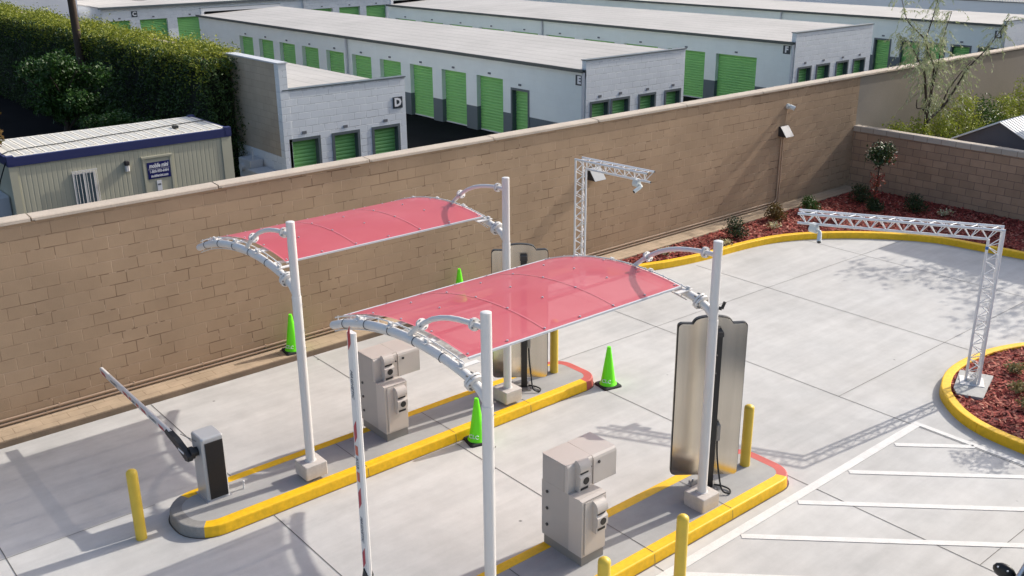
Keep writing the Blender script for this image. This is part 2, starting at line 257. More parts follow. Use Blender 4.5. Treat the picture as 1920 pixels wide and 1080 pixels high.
# ------------------------------------------------------------ mesh helpers
class MB:
    def __init__(s): s.v = []; s.f = []; s.m = []; s.sm = []
    def add(s, vs, fs, mi=0, smooth=False):
        o = len(s.v); s.v += [tuple(v) for v in vs]; s.f += [tuple(i + o for i in f) for f in fs]
        s.m += [mi] * len(fs); s.sm += [smooth] * len(fs); return s
    def box(s, x0, x1, y0, y1, z0, z1, mi=0):
        vs = [(x, y, z) for z in (z0, z1) for y in (y0, y1) for x in (x0, x1)]
        return s.add(vs, [(0, 2, 3, 1), (4, 5, 7, 6), (0, 1, 5, 4), (2, 6, 7, 3), (0, 4, 6, 2), (1, 3, 7, 5)], mi)
    def bbox(s, x0, x1, y0, y1, z0, z1, r=0.02, mi=0):
        """box with chamfered vertical and top edges"""
        def ring(d, z): return [(x0 + d + r, y0 + d, z), (x1 - d - r, y0 + d, z), (x1 - d, y0 + d + r, z), (x1 - d, y1 - d - r, z), (x1 - d - r, y1 - d, z), (x0 + d + r, y1 - d, z), (x0 + d, y1 - d - r, z), (x0 + d, y0 + d + r, z)]
        vs = ring(0, z0) + ring(0, z1 - r) + ring(r * .3, z1 - r * .3) + ring(r, z1)
        fs = []
        for k in range(3): fs += [(k * 8 + i, k * 8 + (i + 1) % 8, k * 8 + 8 + (i + 1) % 8, k * 8 + 8 + i) for i in range(8)]
        fs += [tuple(range(24, 32)), tuple(range(7, -1, -1))]
        return s.add(vs, fs, mi)
    def tube(s, pts, r, n=12, mi=0, caps=True, closed=False):
        pts = [Vector(p) for p in pts]; rs = r if isinstance(r, (list, tuple)) else [r] * len(pts)
        vs = []; up = None
        for i, p in enumerate(pts):
            a = pts[max(i - 1, 0)]; b = pts[min(i + 1, len(pts) - 1)]
            d = (b - a).normalized()
            if up is None: up = Vector((0, 0, 1)) if abs(d.z) < 0.9 else Vector((1, 0, 0))
            x = d.cross(up)
            if x.length < 1e-4: x = d.orthogonal()
            x.normalize(); y = x.cross(d).normalized(); up = y
            for k in range(n):
                t = 2 * math.pi * k / n; vs.append(p + x * (rs[i] * math.cos(t)) + y * (rs[i] * math.sin(t)))
        L = len(pts); fs = [(i * n + k, i * n + (k + 1) % n, (i + 1) * n + (k + 1) % n, (i + 1) * n + k) for i in range(L - 1) for k in range(n)]
        s.add(vs, fs, mi, True)
        if caps: s.add(vs[:n], [tuple(range(n - 1, -1, -1))], mi); s.add(vs[-n:], [tuple(range(n))], mi)
        return s
    def cyl(s, a, b, r, n=16, mi=0): return s.tube([a, b], r, n, mi)
    def prism(s, poly, axis, a, b, mi=0):
        """poly: 2-D outline; axis 'x': (y,z), 'y': (x,z), 'z': (x,y) extruded from a to b"""
        def P(p, t): return {'x': (t, p[0], p[1]), 'y': (p[0], t, p[1]), 'z': (p[0], p[1], t)}[axis]
        n = len(poly); vs = [P(p, a) for p in poly] + [P(p, b) for p in poly]
        area = sum(poly[i][0] * poly[(i + 1) % n][1] - poly[(i + 1) % n][0] * poly[i][1] for i in range(n)); flip = (area < 0) != (axis == 'y')
        fs = [(i, (i + 1) % n, n + (i + 1) % n, n + i) for i in range(n)] + [tuple(range(n - 1, -1, -1)), tuple(range(n, 2 * n))]
        if b < a: flip = not flip
        if flip: fs = [tuple(reversed(f)) for f in fs]
        return s.add(vs, fs, mi)
    def lathe(s, prof, c=(0, 0), n=24, mi=0, smooth=True):
        vs = [(c[0] + r * math.cos(2 * math.pi * k / n), c[1] + r * math.sin(2 * math.pi * k / n), z) for r, z in prof for k in range(n)]
        fs = [(i * n + k, i * n + (k + 1) % n, (i + 1) * n + (k + 1) % n, (i + 1) * n + k) for i in range(len(prof) - 1) for k in range(n)]
        s.add(vs, fs, mi, smooth); s.add(vs[-n:], [tuple(range(n))], mi); return s
    def quad(s, a, b, c, d, mi=0): return s.add([a, b, c, d], [(0, 1, 2, 3)], mi)
    def ball(s, c, r, n=12, mi=0):
        vs = []; rr = r if isinstance(r, tuple) else (r, r, r); h = n // 2
        for i in range(1, h):
            a = math.pi * i / h
            for k in range(n): t = 2 * math.pi * k / n; vs.append((c[0] + rr[0] * math.sin(a) * math.cos(t), c[1] + rr[1] * math.sin(a) * math.sin(t), c[2] + rr[2] * math.cos(a)))
        vs += [(c[0], c[1], c[2] + rr[2]), (c[0], c[1], c[2] - rr[2])]; T = len(vs) - 2
        fs = [(i * n + k, (i + 1) * n + k, (i + 1) * n + (k + 1) % n, i * n + (k + 1) % n) for i in range(h - 2) for k in range(n)]
        fs += [(T, k, (k + 1) % n) for k in range(n)] + [(T + 1, (h - 2) * n + (k + 1) % n, (h - 2) * n + k) for k in range(n)]
        return s.add(vs, fs, mi, True)
    def mesh(s, name, mats, off=(0, 0, 0)):
        me = bpy.data.meshes.new(name); ox, oy, oz = off
        me.from_pydata([(x - ox, y - oy, z - oz) for x, y, z in s.v], [], s.f)
        for M in (mats if isinstance(mats, (list, tuple)) else [mats]): me.materials.append(M)
        me.polygons.foreach_set("material_index", s.m); me.polygons.foreach_set("use_smooth", s.sm); me.update(); return me
    def build(s, name, mats, parent=None, off=None):
        if off is None: off = tuple(parent.location) if parent is not None and parent.get("_w") else (0, 0, 0)
        return link(name, s.mesh(name, mats, off), parent)
def each(mb, name, mats, parent=None, off=None):
    """one object for every separate piece in mb"""
    par = list(range(len(mb.v)))
    key = {}
    def find(i):
        while par[i] != i: par[i] = par[par[i]]; i = par[i]
        return i
    for i, v in enumerate(mb.v):
        k = tuple(round(c, 5) for c in v)
        if k in key: par[find(i)] = find(key[k])
        else: key[k] = i
    for f in mb.f:
        a0 = find(f[0])
        for i in f[1:]: par[find(i)] = a0
    groups = {}
    for fi, f in enumerate(mb.f): groups.setdefault(find(f[0]), []).append(fi)
    out = []
    for fl in groups.values():
        m2 = MB(); mp = {}
        for fi in fl:
            ff = []
            for i in mb.f[fi]:
                if i not in mp: mp[i] = len(m2.v); m2.v.append(mb.v[i])
                ff.append(mp[i])
            m2.f.append(tuple(ff)); m2.m.append(mb.m[fi]); m2.sm.append(mb.sm[fi])
        out.append(m2.build(name, mats, parent, off))
    return out
def link(name, me, parent=None):
    o = bpy.data.objects.new(name, me); COL.objects.link(o)
    if parent is not None: o.parent = parent
    return o
def tag(o, label=None, cat=None, group=None, kind=None):
    if label: o["label"] = label
    if cat: o["category"] = cat
    if group: o["group"] = group
    if kind: o["kind"] = kind
    return o
def thing(name, label, cat, loc=(0, 0, 0), rot=0, group=None, world=False):
    """Empty at the base; world=True: its parts are written in world coordinates"""
    o = bpy.data.objects.new(name, None); COL.objects.link(o); o.location = loc; o.rotation_euler = (0, 0, rot); o.empty_display_size = 0.2
    if world: o["_w"] = 1
    return tag(o, label, cat, group)
def kids(o): return [c for c in bpy.data.objects if c.parent == o]
def copy_tree(o, loc=None, label=None, parent=None):
    c = o.copy(); COL.objects.link(c)
    if parent is not None: c.parent = parent
    if loc is not None: c.location = loc
    if label: c["label"] = label
    for k in kids(o): copy_tree(k, None, None, c)
    return c
def struct(name, mb, mats, parent=None, **kw):
    o = mb.build(name, mats, parent)
    if parent is None: o["kind"] = "structure"
    return o
def textmesh(txt, size, origin, ux, uy, depth=0.002, shear=0.0, bold=0.0, align='CENTER', spacing=1.0, fit=None):
    """letters as real thin geometry, laid on the plane spanned by ux, uy"""
    cu = bpy.data.curves.new("txt", 'FONT'); cu.body = txt; cu.size = size; cu.extrude = depth; cu.align_x = align; cu.align_y = 'CENTER'; cu.shear = shear; cu.offset = bold; cu.space_character = spacing
    cu.resolution_u = 2
    o = bpy.data.objects.new("txt", cu); COL.objects.link(o); dg = bpy.context.evaluated_depsgraph_get(); dg.update()
    me = bpy.data.meshes.new_from_object(o.evaluated_get(dg)); COL.objects.unlink(o); bpy.data.objects.remove(o)
    ux = Vector(ux).normalized(); uy = Vector(uy).normalized(); uz = ux.cross(uy); og = Vector(origin)
    k = fit / max(1e-6, max(v.co.x for v in me.vertices) - min(v.co.x for v in me.vertices)) if fit else 1.0
    mb = MB(); mb.add([og + ux * v.co.x * k + uy * v.co.y + uz * v.co.z for v in me.vertices], [tuple(p.vertices) for p in me.polygons])
    return mb
def leaves(centers, size, rng, aspect=0.5, up=0.0, droop=0.0):
    """many small diamond leaves; returns MB"""
    c = np.asarray(centers, float); n = len(c)
    d = rng.normal(size=(n, 3)); d[:, 2] = d[:, 2] * (1 - abs(up)) + up - droop; d /= np.linalg.norm(d, axis=1)[:, None] + 1e-9
    e = rng.normal(size=(n, 3)); e -= (e * d).sum(1)[:, None] * d; e /= np.linalg.norm(e, axis=1)[:, None] + 1e-9
    s = size * rng.uniform(0.6, 1.35, n)[:, None]
    V = np.stack([c - d * s * .5, c + e * s * aspect * .5, c + d * s * .5, c - e * s * aspect * .5], 1).reshape(-1, 3)
    mb = MB(); mb.v = [tuple(v) for v in V.tolist()]; mb.f = [(i, i + 1, i + 2, i + 3) for i in range(0, 4 * n, 4)]; mb.m = [0] * n; mb.sm = [False] * n
    return mb
def join(mb, o, mi=0):
    mb.add(o.v, o.f, mi); return mb
def opening_wall(mb, axis, plane, depth, u0, u1, z0, z1, ops, mi=0):
    """front skin of a wall with real recessed openings. axis 'y': runs along y at x=plane, faces -x; 'x': runs along x at y=plane, faces -y"""
    us = sorted({u0, u1, *[a for o in ops for a in o[:2]]}); zs = sorted({z0, z1, *[a for o in ops for a in o[2:4]]})
    P = (lambda u, d, z: (plane + d, u, z)) if axis == 'y' else (lambda u, d, z: (u, plane + d, z))
    for a, b in zip(us[:-1], us[1:]):
        for c, d in zip(zs[:-1], zs[1:]):
            if any(o[0] <= a + 1e-6 and b - 1e-6 <= o[1] and o[2] <= c + 1e-6 and d - 1e-6 <= o[3] for o in ops): continue
            q = [P(a, 0, c), P(b, 0, c), P(b, 0, d), P(a, 0, d)]
            if axis == 'y': q.reverse()
            mb.quad(*q, mi=mi)
    for o in ops:
        a, b, c, d = o[:4]
        for u in (a, b): mb.quad(P(u, 0, c), P(u, depth, c), P(u, depth, d), P(u, 0, d), mi=mi)
        mb.quad(P(a, 0, d), P(b, 0, d), P(b, depth, d), P(a, depth, d), mi=mi)
# ------------------------------------------------------------ ground and pavements
g = MB(); g.quad((-300, -300, -0.03), (600, -300, -0.03), (600, 600, -0.03), (-300, 600, -0.03)); struct("ground", g, ASPH)
g = MB(); g.box(-60, 26.0, -60, 15.3, -0.5, 0.0); struct("concrete_pavement", g, CONC)
j = MB()
def jline(x0, y0, x1, y1, wd=0.011, z=0.004):
    d = Vector((x1 - x0, y1 - y0, 0)).normalized(); n = Vector((-d.y, d.x, 0)) * wd / 2
    j.quad((x0 - n.x, y0 - n.y, z), (x0 + n.x, y0 + n.y, z), (x1 + n.x, y1 + n.y, z), (x1 - n.x, y1 - n.y, z))
for X in (1.87, 4.86, 7.87): jline(X, 11.93, X, 15.12); 
jline(1.87, -10, 1.87, 11.93); jline(4.86, 7.89, 4.86, 10.83); jline(7.87, 7.89, 7.87, 10.83); jline(4.86, -10, 4.86, 6.80); jline(7.87, -10, 7.87, 6.80)
jline(10.87, -10, 10.87, 7.0); jline(10.88, 7.7, 10.88, 11.0); jline(10.9, 11.95, 10.9, 15.1); jline(13.62, 3.0, 13.62, 15.1); jline(17.08, 7.42, 17.08, 13.9); jline(20.6, -5, 20.6, 13.4)
jline(-20, 12.1, 3.75, 12.1, 0.008, 0.0045); jline(11.0, 12.03, 22.6, 11.82, 0.008, 0.0045); jline(13.62, 7.95, 23.3, 7.95, 0.008, 0.0045); jline(10.88, 4.22, 14, 4.22, 0.008, 0.0045)
struct("control_joints", j, JOINT)
mk = MB()
def mline(x0, y0, x1, y1, wd=0.105):
    d = Vector((x1 - x0, y1 - y0, 0)).normalized(); n = Vector((-d.y, d.x, 0)) * wd / 2; z = 0.0065
    mk.quad((x0 - n.x, y0 - n.y, z), (x1 - n.x, y1 - n.y, z), (x1 + n.x, y1 + n.y, z), (x0 + n.x, y0 + n.y, z))
mline(2.0, 6.52, 13.645, 6.60, 0.13)
mline(13.70, 6.665, 13.74, 1.0, 0.10)
for k in range(-3, 6):
    x0 = 12.95 - 1.22 * k if k > 0 else 12.95
    if k < 0: continue
    x0 = 12.85 - 1.22 * k; L = min(13.66 - x0, 5.5)
    mline(x0 - .02, 6.46 + .02, x0 + L, 6.46 - L * 0.965, 0.10)
o = mk.build("road_markings", WLINE); o["kind"] = "structure"

# ledge along the wall
lg = MB(); lg.box(-30, 25.84, 15.16, 15.655, -0.05, 0.10, 0)
lg.f.append(None); lg.f.pop()
led = struct("wall_ledge", lg, LEDGE)
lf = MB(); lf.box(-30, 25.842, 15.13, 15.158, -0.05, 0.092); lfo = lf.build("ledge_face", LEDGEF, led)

# kerbs
def offset_path(pts, d):
    out = []
    for i, p in enumerate(pts):
        a = Vector(pts[max(i - 1, 0)]); b = Vector(pts[min(i + 1, len(pts) - 1)]); t = (b - a).normalized(); out.append((p[0] - t.y * d, p[1] + t.x * d))
    return out
def smooth_path(pts, n=4):
    out = []; P = [Vector(p) for p in pts]
    for i in range(len(P) - 1):
        p0, p1, p2, p3 = P[max(i - 1, 0)], P[i], P[i + 1], P[min(i + 2, len(P) - 1)]
        for k in range(n):
            t = k / n; out.append(tuple(0.5 * ((2 * p1) + (-p0 + p2) * t + (2 * p0 - 5 * p1 + 4 * p2 - p3) * t * t + (-p0 + 3 * p1 - 3 * p2 + p3) * t ** 3)))
    out.append(tuple(P[-1])); return out
def kerb(name, pts, width, h, M, parent=None, z0=-0.02, gaps=None, r=0.02, label=None):
    """kerb with rounded arris: outer line = pts (pavement side), body on the left of travel"""
    prof = [(-0.012, z0), (0, h - r), (r * .3, h - r * .3), (r, h), (width - 0.01, h), (width, h - 0.01), (width, z0)]
    rings = [offset_path(pts, d) for d, _ in prof]; mb = MB(); n = len(pts); k = len(prof)
    vs = [(rings[q][i][0], rings[q][i][1], prof[q][1]) for i in range(n) for q in range(k)]
    fs = [(i * k + q, (i + 1) * k + q, (i + 1) * k + q + 1, i * k + q + 1) for i in range(n - 1) for q in range(k - 1)]
    mb.add(vs, fs); mb.add(vs[:k], [tuple(range(k))]); mb.add(vs[-k:], [tuple(range(k - 1, -1, -1))])
    o = mb.build(name, M, parent)
    if parent is None: o["kind"] = "structure"
    return o
BK = smooth_path([(15.05, 14.72), (15.35, 14.56), (15.9, 14.38), (16.54, 14.19), (17.44, 14.03), (18.94, 13.92), (20.0, 13.72), (20.89, 13.28), (21.73, 12.6), (22.4, 11.8), (22.78, 11.1), (22.93, 10.25), (23.08, 9.22), (23.2, 8), (23.3, 5), (23.3, -10)])
def split_path(pts, step):
    out = [[pts[0]]]; acc = 0
    for a, b in zip(pts[:-1], pts[1:]):
        acc += (Vector(b) - Vector(a)).length; out[-1].append(b)
        if acc > step: out.append([b]); acc = 0
    return [q for q in out if len(q) > 1]
kb = None
bk_parent = bpy.data.objects.new("bed_kerb", None)
def seg_kerb(name, pts, step, M, **kw):
    """one kerb poured in lengths with hairline gaps"""
    mb = MB(); segs = split_path(pts, step); h = kw.get('h', 0.15); wd = kw.get('w', 0.15); r = 0.02; z0 = -0.02
    prof = [(-0.012, z0), (0, h - r), (r * .3, h - r * .3), (r, h), (wd - 0.01, h), (wd, h - 0.01), (wd, z0)]; k = len(prof)
    for sg in segs:
        a, b = Vector(sg[0]), Vector(sg[1]); sg = [tuple(a + (b - a).normalized() * 0.006)] + list(sg[1:])
        rings = [offset_path(sg, d) for d, _ in prof]; n = len(sg)
        vs = [(rings[q][i][0], rings[q][i][1], prof[q][1]) for i in range(n) for q in range(k)]
        mb.add(vs, [(i * k + q, (i + 1) * k + q, (i + 1) * k + q + 1, i * k + q + 1) for i in range(n - 1) for q in range(k - 1)])
        mb.add(vs[:k], [tuple(range(k))]); mb.add(vs[-k:], [tuple(range(k - 1, -1, -1))])
    o = mb.build(name, M); o["kind"] = "structure"; return o
# bed kerb: pavement lies to the right of travel when going +x, so the body goes to the left (+y side)
seg_kerb("bed_kerb", BK, 3.0, YEL)
IK = smooth_path([(19.0, 0.5), (19.0, 4.8), (18.8, 5.9), (18.4, 6.5), (17.87, 6.85), (17.4, 7.05), (16.86, 7.18), (16.13, 7.22), (15.52, 7.14), (14.94, 6.90), (14.56, 6.58), (14.26, 6.2), (14.08, 5.77), (14.0, 5.2), (13.98, 4.4), (13.98, 3.0), (13.98, 0.5)])
seg_kerb("planter_kerb", IK, 3.4, YEL)

# mulch
def poly_sheet(pts, z): mb = MB(); mb.add([(x, y, z) for x, y in pts], [tuple(range(len(pts)))]); return mb
bedpoly = offset_path(BK, 0.14); bedpoly = [p for p in bedpoly] + [(26.0, -10), (26.0, 15.135), (14.6, 15.135)]
mulch1 = poly_sheet(bedpoly, 0.075).build("mulch_bed", MULCH); mulch1["kind"] = "structure"
ip = offset_path(IK, 0.14); mulch2 = poly_sheet(ip, 0.105).build("planter_mulch", MULCH); mulch2["kind"] = "structure"
def inside(p, poly):
    x, y = p; c = False; n = len(poly)
    for i in range(n):
        x1, y1 = poly[i]; x2, y2 = poly[(i + 1) % n]
        if (y1 > y) != (y2 > y) and x < (x2 - x1) * (y - y1) / (y2 - y1) + x1: c = not c
    return c
rng = np.random.default_rng(7)
def chips(name, poly, box, n, z):
    pts = []
    while len(pts) < n:
        q = rng.uniform((box[0], box[2]), (box[1], box[3]))
        if inside(q, poly): pts.append((q[0], q[1], z + rng.uniform(0.002, 0.025)))
    c = np.array(pts); m_ = len(c); a = rng.uniform(0, 6.28, m_); s_ = rng.uniform(0.02, 0.055, m_); w_ = s_ * rng.uniform(0.2, 0.4, m_)
    tz = rng.normal(0, 0.35, m_)
    d = np.stack([np.cos(a), np.sin(a), tz], 1) * s_[:, None]; e = np.stack([-np.sin(a), np.cos(a), rng.normal(0, 0.35, m_)], 1) * w_[:, None]
    V = np.stack([c - d - e, c + d - e, c + d + e, c - d + e], 1).reshape(-1, 3)
    mb = MB(); mb.v = [tuple(v) for v in V.tolist()]; mb.f = [(i, i + 1, i + 2, i + 3) for i in range(0, 4 * m_, 4)]; mb.m = [0] * m_; mb.sm = [False] * m_
    o = mb.build(name, CHIP); o["kind"] = "stuff"; return o
tag(chips("mulch_chips", bedpoly, (14.5, 26, 8.5, 15.13), 17000, 0.075), "dyed red bark chips filling the corner bed", "mulch")
tag(chips("mulch_chips", ip, (14.0, 18.9, 3.0, 7.2), 9000, 0.105), "dyed red bark chips filling the right planter", "mulch")

# traffic islands
def island(y0, y1, x0, x1, name, yelfront, yelback, redx, greyx):
    h = 0.15; rW = 0.46; rE = 0.34
    def rr(d):
        pts = []
        def arc(cx, cy, r, a0, a1, n=8):
            for i in range(n + 1): a = math.radians(a0 + (a1 - a0) * i / n); pts.append((cx + r * math.cos(a), cy + r * math.sin(a)))
        arc(x0 + rW, y0 + rW, rW - d, 180, 270); 
        xs = np.linspace(x0 + rW, x1 - rE, 14)[1:-1]; pts.extend((float(x), y0 + d) for x in xs)
        arc(x1 - rE, y0 + rE, rE - d, 270, 360); arc(x1 - rE, y1 - rE, rE - d, 0, 90)
        pts.extend((float(x), y1 - d) for x in xs[::-1]); arc(x0 + rW, y1 - rW, rW - d, 90, 180); return pts
    outer = rr(0); r1 = rr(0.006); r2 = rr(0.02); inner = rr(0.155)
    base = rr(-0.012); n = len(outer)
    slab = MB(); slab.add([(x, y, h - 0.001) for x, y in inner], [tuple(range(n))])
    root = slab.build(name, SLAB); root["kind"] = "structure"
    ms = {'kerb_yellow': MB(), 'kerb_bare': MB(), 'kerb_red': MB()}
    for i in range(n):
        k = (i + 1) % n; mx = (outer[i][0] + outer[k][0]) / 2; my = (outer[i][1] + outer[k][1]) / 2; front = my < (y0 + y1) / 2
        if front: key = 'kerb_bare' if mx < greyx[0] else ('kerb_red' if mx > redx[0] else 'kerb_yellow')
        else: key = 'kerb_bare' if mx < greyx[1] else ('kerb_red' if mx > redx[1] else 'kerb_yellow')
        rings = [(base, -0.02), (outer, h - 0.02), (r1, h - 0.006), (r2, h), (inner, h)]
        for (A, za), (B, zb) in zip(rings[:-1], rings[1:]): ms[key].quad((*A[i], za), (*A[k], za), (*B[k], zb), (*B[i], zb))
    names = {'kerb_yellow': ('painted_kerb', YEL, 'yellow painted kerb face'), 'kerb_bare': ('kerb_nose', KCONC, 'bare grey rounded kerb end'), 'kerb_red': ('kerb_nose', REDK, 'faded red painted kerb end')}
    for kk, b in ms.items():
        if b.f: q = b.build(names[kk][0], names[kk][1], root); q["label"] = names[kk][2]
    ds = MB(); o1 = rr(-0.013); o2 = rr(-0.030)
    for i in range(n): k = (i + 1) % n; ds.quad((*o2[i], 0.003), (*o2[k], 0.003), (*o1[k], 0.003), (*o1[i], 0.003))
    ds.build("dark_seam", mat("dark kerb seam", (0.13, 0.11, 0.09), 0.95, var=0.4, vscale=5), root)  # thin dark brown strip round the kerb base
    jj = MB()
    for X in (6.35, 7.9, 9.4):
        if x0 < X < x1: jj.quad((X - .005, y0 + .16, h + .003), (X + .005, y0 + .16, h + .003), (X + .005, y1 - .16, h + .003), (X - .005, y1 - .16, h + .003)); jj.quad((X - .004, y0 + .02, h + .003), (X + .004, y0 + .02, h + .003), (X + .004, y0 + .16, h + .003), (X - .004, y0 + .16, h + .003)); jj.quad((X - .004, y0 - .014, 0.0), (X + .004, y0 - .014, 0.0), (X + .004, y0 - .001, h - .02), (X - .004, y0 - .001, h - .02))
    jj.build("joint", JOINT, root)
    return root
island(10.84, 11.90, 3.74, 10.98, "traffic_island", 0, 0, (10.62, 10.55), (3.95, 4.05))
island(6.81, 7.88, 3.74, 10.83, "traffic_island", 0, 0, (10.62, 10.55), (3.95, 4.05))

# ------------------------------------------------------------ perimeter walls
pw = thing("perimeter_wall", "long tan painted block wall with pale cement cap behind the drive lanes", "wall", (0, 15.66, 0), world=True)
a = MB(); a.box(-30, 26.04, 15.66, 15.86, -0.05, 3.235); a.build("block_face", WALLM, pw)
a = MB(); a.box(26.04, 60, 15.66, 15.86, -0.05, 3.215); q = a.build("stucco_face", STUC, pw); q["label"] = "smooth grey brown stucco stretch of the wall"
rr_ = random.Random(3)
x = 0.71 - 2.965 * 9
while x < 50:
    a = MB(); t0 = rr_.uniform(-0.004, 0.004); L = 2.965; dz = rr_.uniform(-.003, .003)
    poly = [(15.625, 3.250), (15.625, 3.285 + dz), (15.64, 3.30 + dz), (15.88, 3.312 + dz), (15.895, 3.29), (15.895, 3.237), (15.70, 3.237), (15.70, 3.250)]
    a.prism(poly, 'x', x + 0.012, x + L - 0.012); 
    a.prism([(15.618, 3.242), (15.618, 3.262), (15.628, 3.262), (15.628, 3.242)], 'x', x + 0.05, x + L - 0.012)
    a.build("wall_cap", CAPM, pw); x += L
ew = thing("end_wall", "lower pink brown block wall at right angles to the long tan wall", "wall", (25.98, 15.6, 0), world=True)
a = MB(); a.box(25.98, 26.18, -12, 15.655, -0.05, 1.69); a.build("block_face", PINK, ew)
a = MB(); a.prism([(25.95, 1.692), (25.95, 1.83), (25.965, 1.845), (26.195, 1.845), (26.21, 1.83), (26.21, 1.692)], 'y', -12, 15.655); a.build("wall_cap", PCAP, ew)

# conduits and fittings on the wall
for k, (z, nm, lb) in enumerate(((0.215, "conduit", "upper of two tan painted conduits running along the foot of the tan wall"), (0.145, "conduit", "lower of two tan painted conduits running along the foot of the tan wall"))):
    a = MB(); y = 15.635; xe = 22.44 + 0.09 * k; pts = [(-20, y, z), (xe - 0.12, y, z), (xe - 0.04, y, z + 0.03), (xe, y, z + 0.12), (xe, y, 1.98)]
    a.tube(pts, 0.018, 8); 
    for q in range(-10, 28):
        X = q * 1.2 - (0.2 * k)
        if X < xe - 0.3: a.box(X, X + 0.02, 15.62, 15.66, z - 0.024, z + 0.024)
    tag(a.build(nm, CONDU), lb, "conduit", "painted conduits on the tan wall")
def wall_light(x, z, label):
    t = thing("wall_light", label, "light", (x, 15.66, z), group="wedge wall lights on the tan wall")
    a = MB(); a.prism([(0.0, -0.13), (0.0, 0.13), (-0.06, 0.13), (-0.26, -0.13)], 'x', -0.17, 0.17); a.build("housing", FIXT, t)
    a = MB(); a.add([(-0.172, -0.065, 0.136), (0.172, -0.065, 0.136), (0.172, -0.268, -0.128), (-0.172, -0.268, -0.128), (-0.172, -0.06, 0.128), (0.172, -0.06, 0.128), (0.172, -0.262, -0.134), (-0.172, -0.262, -0.134)], [(0, 3, 2, 1), (4, 5, 6, 7), (0, 1, 5, 4), (2, 3, 7, 6), (1, 2, 6, 5), (0, 4, 7, 3)]); a.build("front_shield", LENSM, t)
wall_light(22.48, 2.15, "dark wedge wall light above two conduits near the wall corner")
wall_light(15.42, 2.12, "dark wedge wall light half hidden behind the rear truss gantry")
a = MB(); a.tube([(22.58, 15.645, 2.28), (22.60, 15.645, 2.72)], 0.010, 8); tag(a.build("conduit", CONDU), "short thin conduit between wall light and small white camera", "conduit")
t = thing("security_camera", "small white bullet camera high on the tan wall above a wedge light", "camera", (22.62, 15.66, 2.79))
a = MB(); a.cyl((0, 0, 0), (0, -0.05, 0), 0.07, 16); a.build("mount", CAMW, t)
a = MB(); a.cyl((0, -0.05, 0), (0.02, -0.10, -0.01), 0.035, 10); a.cyl((0.0, -0.08, 0.0), (0.06, -0.20, -0.05), 0.062, 16); h_ = a.build("housing", CAMW, t)
a = MB(); a.cyl((0.061, -0.202, -0.051), (0.063, -0.206, -0.053), 0.05, 16); a.build("lens", BLACK, h_)

# ------------------------------------------------------------ storage buildings
DOOR = {}
def door_mesh(wd, h):
    k = (round(wd, 2), round(h, 2))
    if k in DOOR: return DOOR[k]
    a = MB(); n = max(4, int(h / 0.105)); st = h / n; ys = []
    for i in range(n):
        z = i * st; ys += [(0.0, z), (-0.018, z + st * .25), (-0.022, z + st * .5), (-0.018, z + st * .75)]
    ys.append((0.0, h))
    for (d0, z0), (d1, z1) in zip(ys[:-1], ys[1:]): a.quad((0, d0, z0), (wd, d0, z0), (wd, d1, z1), (0, d1, z1))
    a.box(0, wd, -0.028, -0.001, 0, 0.05, 1)
    DOOR[k] = a.mesh("roll_up_door", [GREEN, UTIL]); return DOOR[k]
def put_door(par, axis, plane, u0, u1, h, depth, z0=0.0, frame=True, plate=True, fw=0.07):
    """green door set back in its opening; frame stands proud of the wall"""
    o = bpy.data.objects.new("roll_up_door", door_mesh(u1 - u0 - 0.004, h)); COL.objects.link(o); o.parent = par; ol = par.location
    if axis == 'x': o.location = (u0 + 0.002 - ol.x, plane + depth - ol.y, z0 - ol.z)
    else: o.rotation_euler = (0, 0, -math.pi / 2); o.location = (plane + depth - ol.x, u1 - 0.002 - ol.y, z0 - ol.z)
    if frame:
        a = MB(); p = 0.02; d2 = depth - 0.03
        def bx(ua, ub, za, zb):
            if axis == 'x': a.box(ua, ub, plane - p, plane + d2, za, zb)
            else: a.box(plane - p, plane + d2, ua, ub, za, zb)
        bx(u0 - fw, u0 + 0.012, z0, z0 + h + fw); bx(u1 - 0.012, u1 + fw, z0, z0 + h + fw); bx(u0 + 0.012, u1 - 0.012, z0 + h - 0.012, z0 + h + fw)
        a.build("door_frame", DGREY, par)
    if plate:
        a = MB(); um = (u0 + u1) / 2; zz = z0 + h + (0.17 if frame else 0.10)
        if axis == 'x': a.box(um - .07, um + .07, plane - 0.015, plane - 0.002, zz, zz + 0.08)
        else: a.box(plane - 0.03, plane - 0.002, um - .07, um + .07, zz, zz + 0.07)
        a.build("number_plate", INK, par)
SIGNM = mat("letter sign board", (0.025, 0.035, 0.05), 0.5)
def letter_sign(par, ch, c, axis, s=0.34):
    a = MB()
    if axis == 'x': a.box(c[0] - s / 2, c[0] + s / 2, c[1] - 0.02, c[1] - 0.003, c[2] - s / 2, c[2] + s / 2); q = a.build("letter_sign", SIGNM, par); tm = textmesh(ch, s * 0.98, (c[0], c[1] - 0.024, c[2]), (1, 0, 0), (0, 0, 1), 0.003, bold=0.016)
    else: a.box(c[0] - 0.02, c[0] - 0.003, c[1] - s / 2, c[1] + s / 2, c[2] - s / 2, c[2] + s / 2); q = a.build("letter_sign", SIGNM, par); tm = textmesh(ch, s * 0.98, (c[0] - 0.024, c[1], c[2]), (0, -1, 0), (0, 0, 1), 0.003, bold=0.016)
    me = tm.mesh("letter", WHITE, tuple(par.location)); l = link("letter", me, q)
GUTM = mat("dark gutter", (0.055, 0.07, 0.07), 0.5)
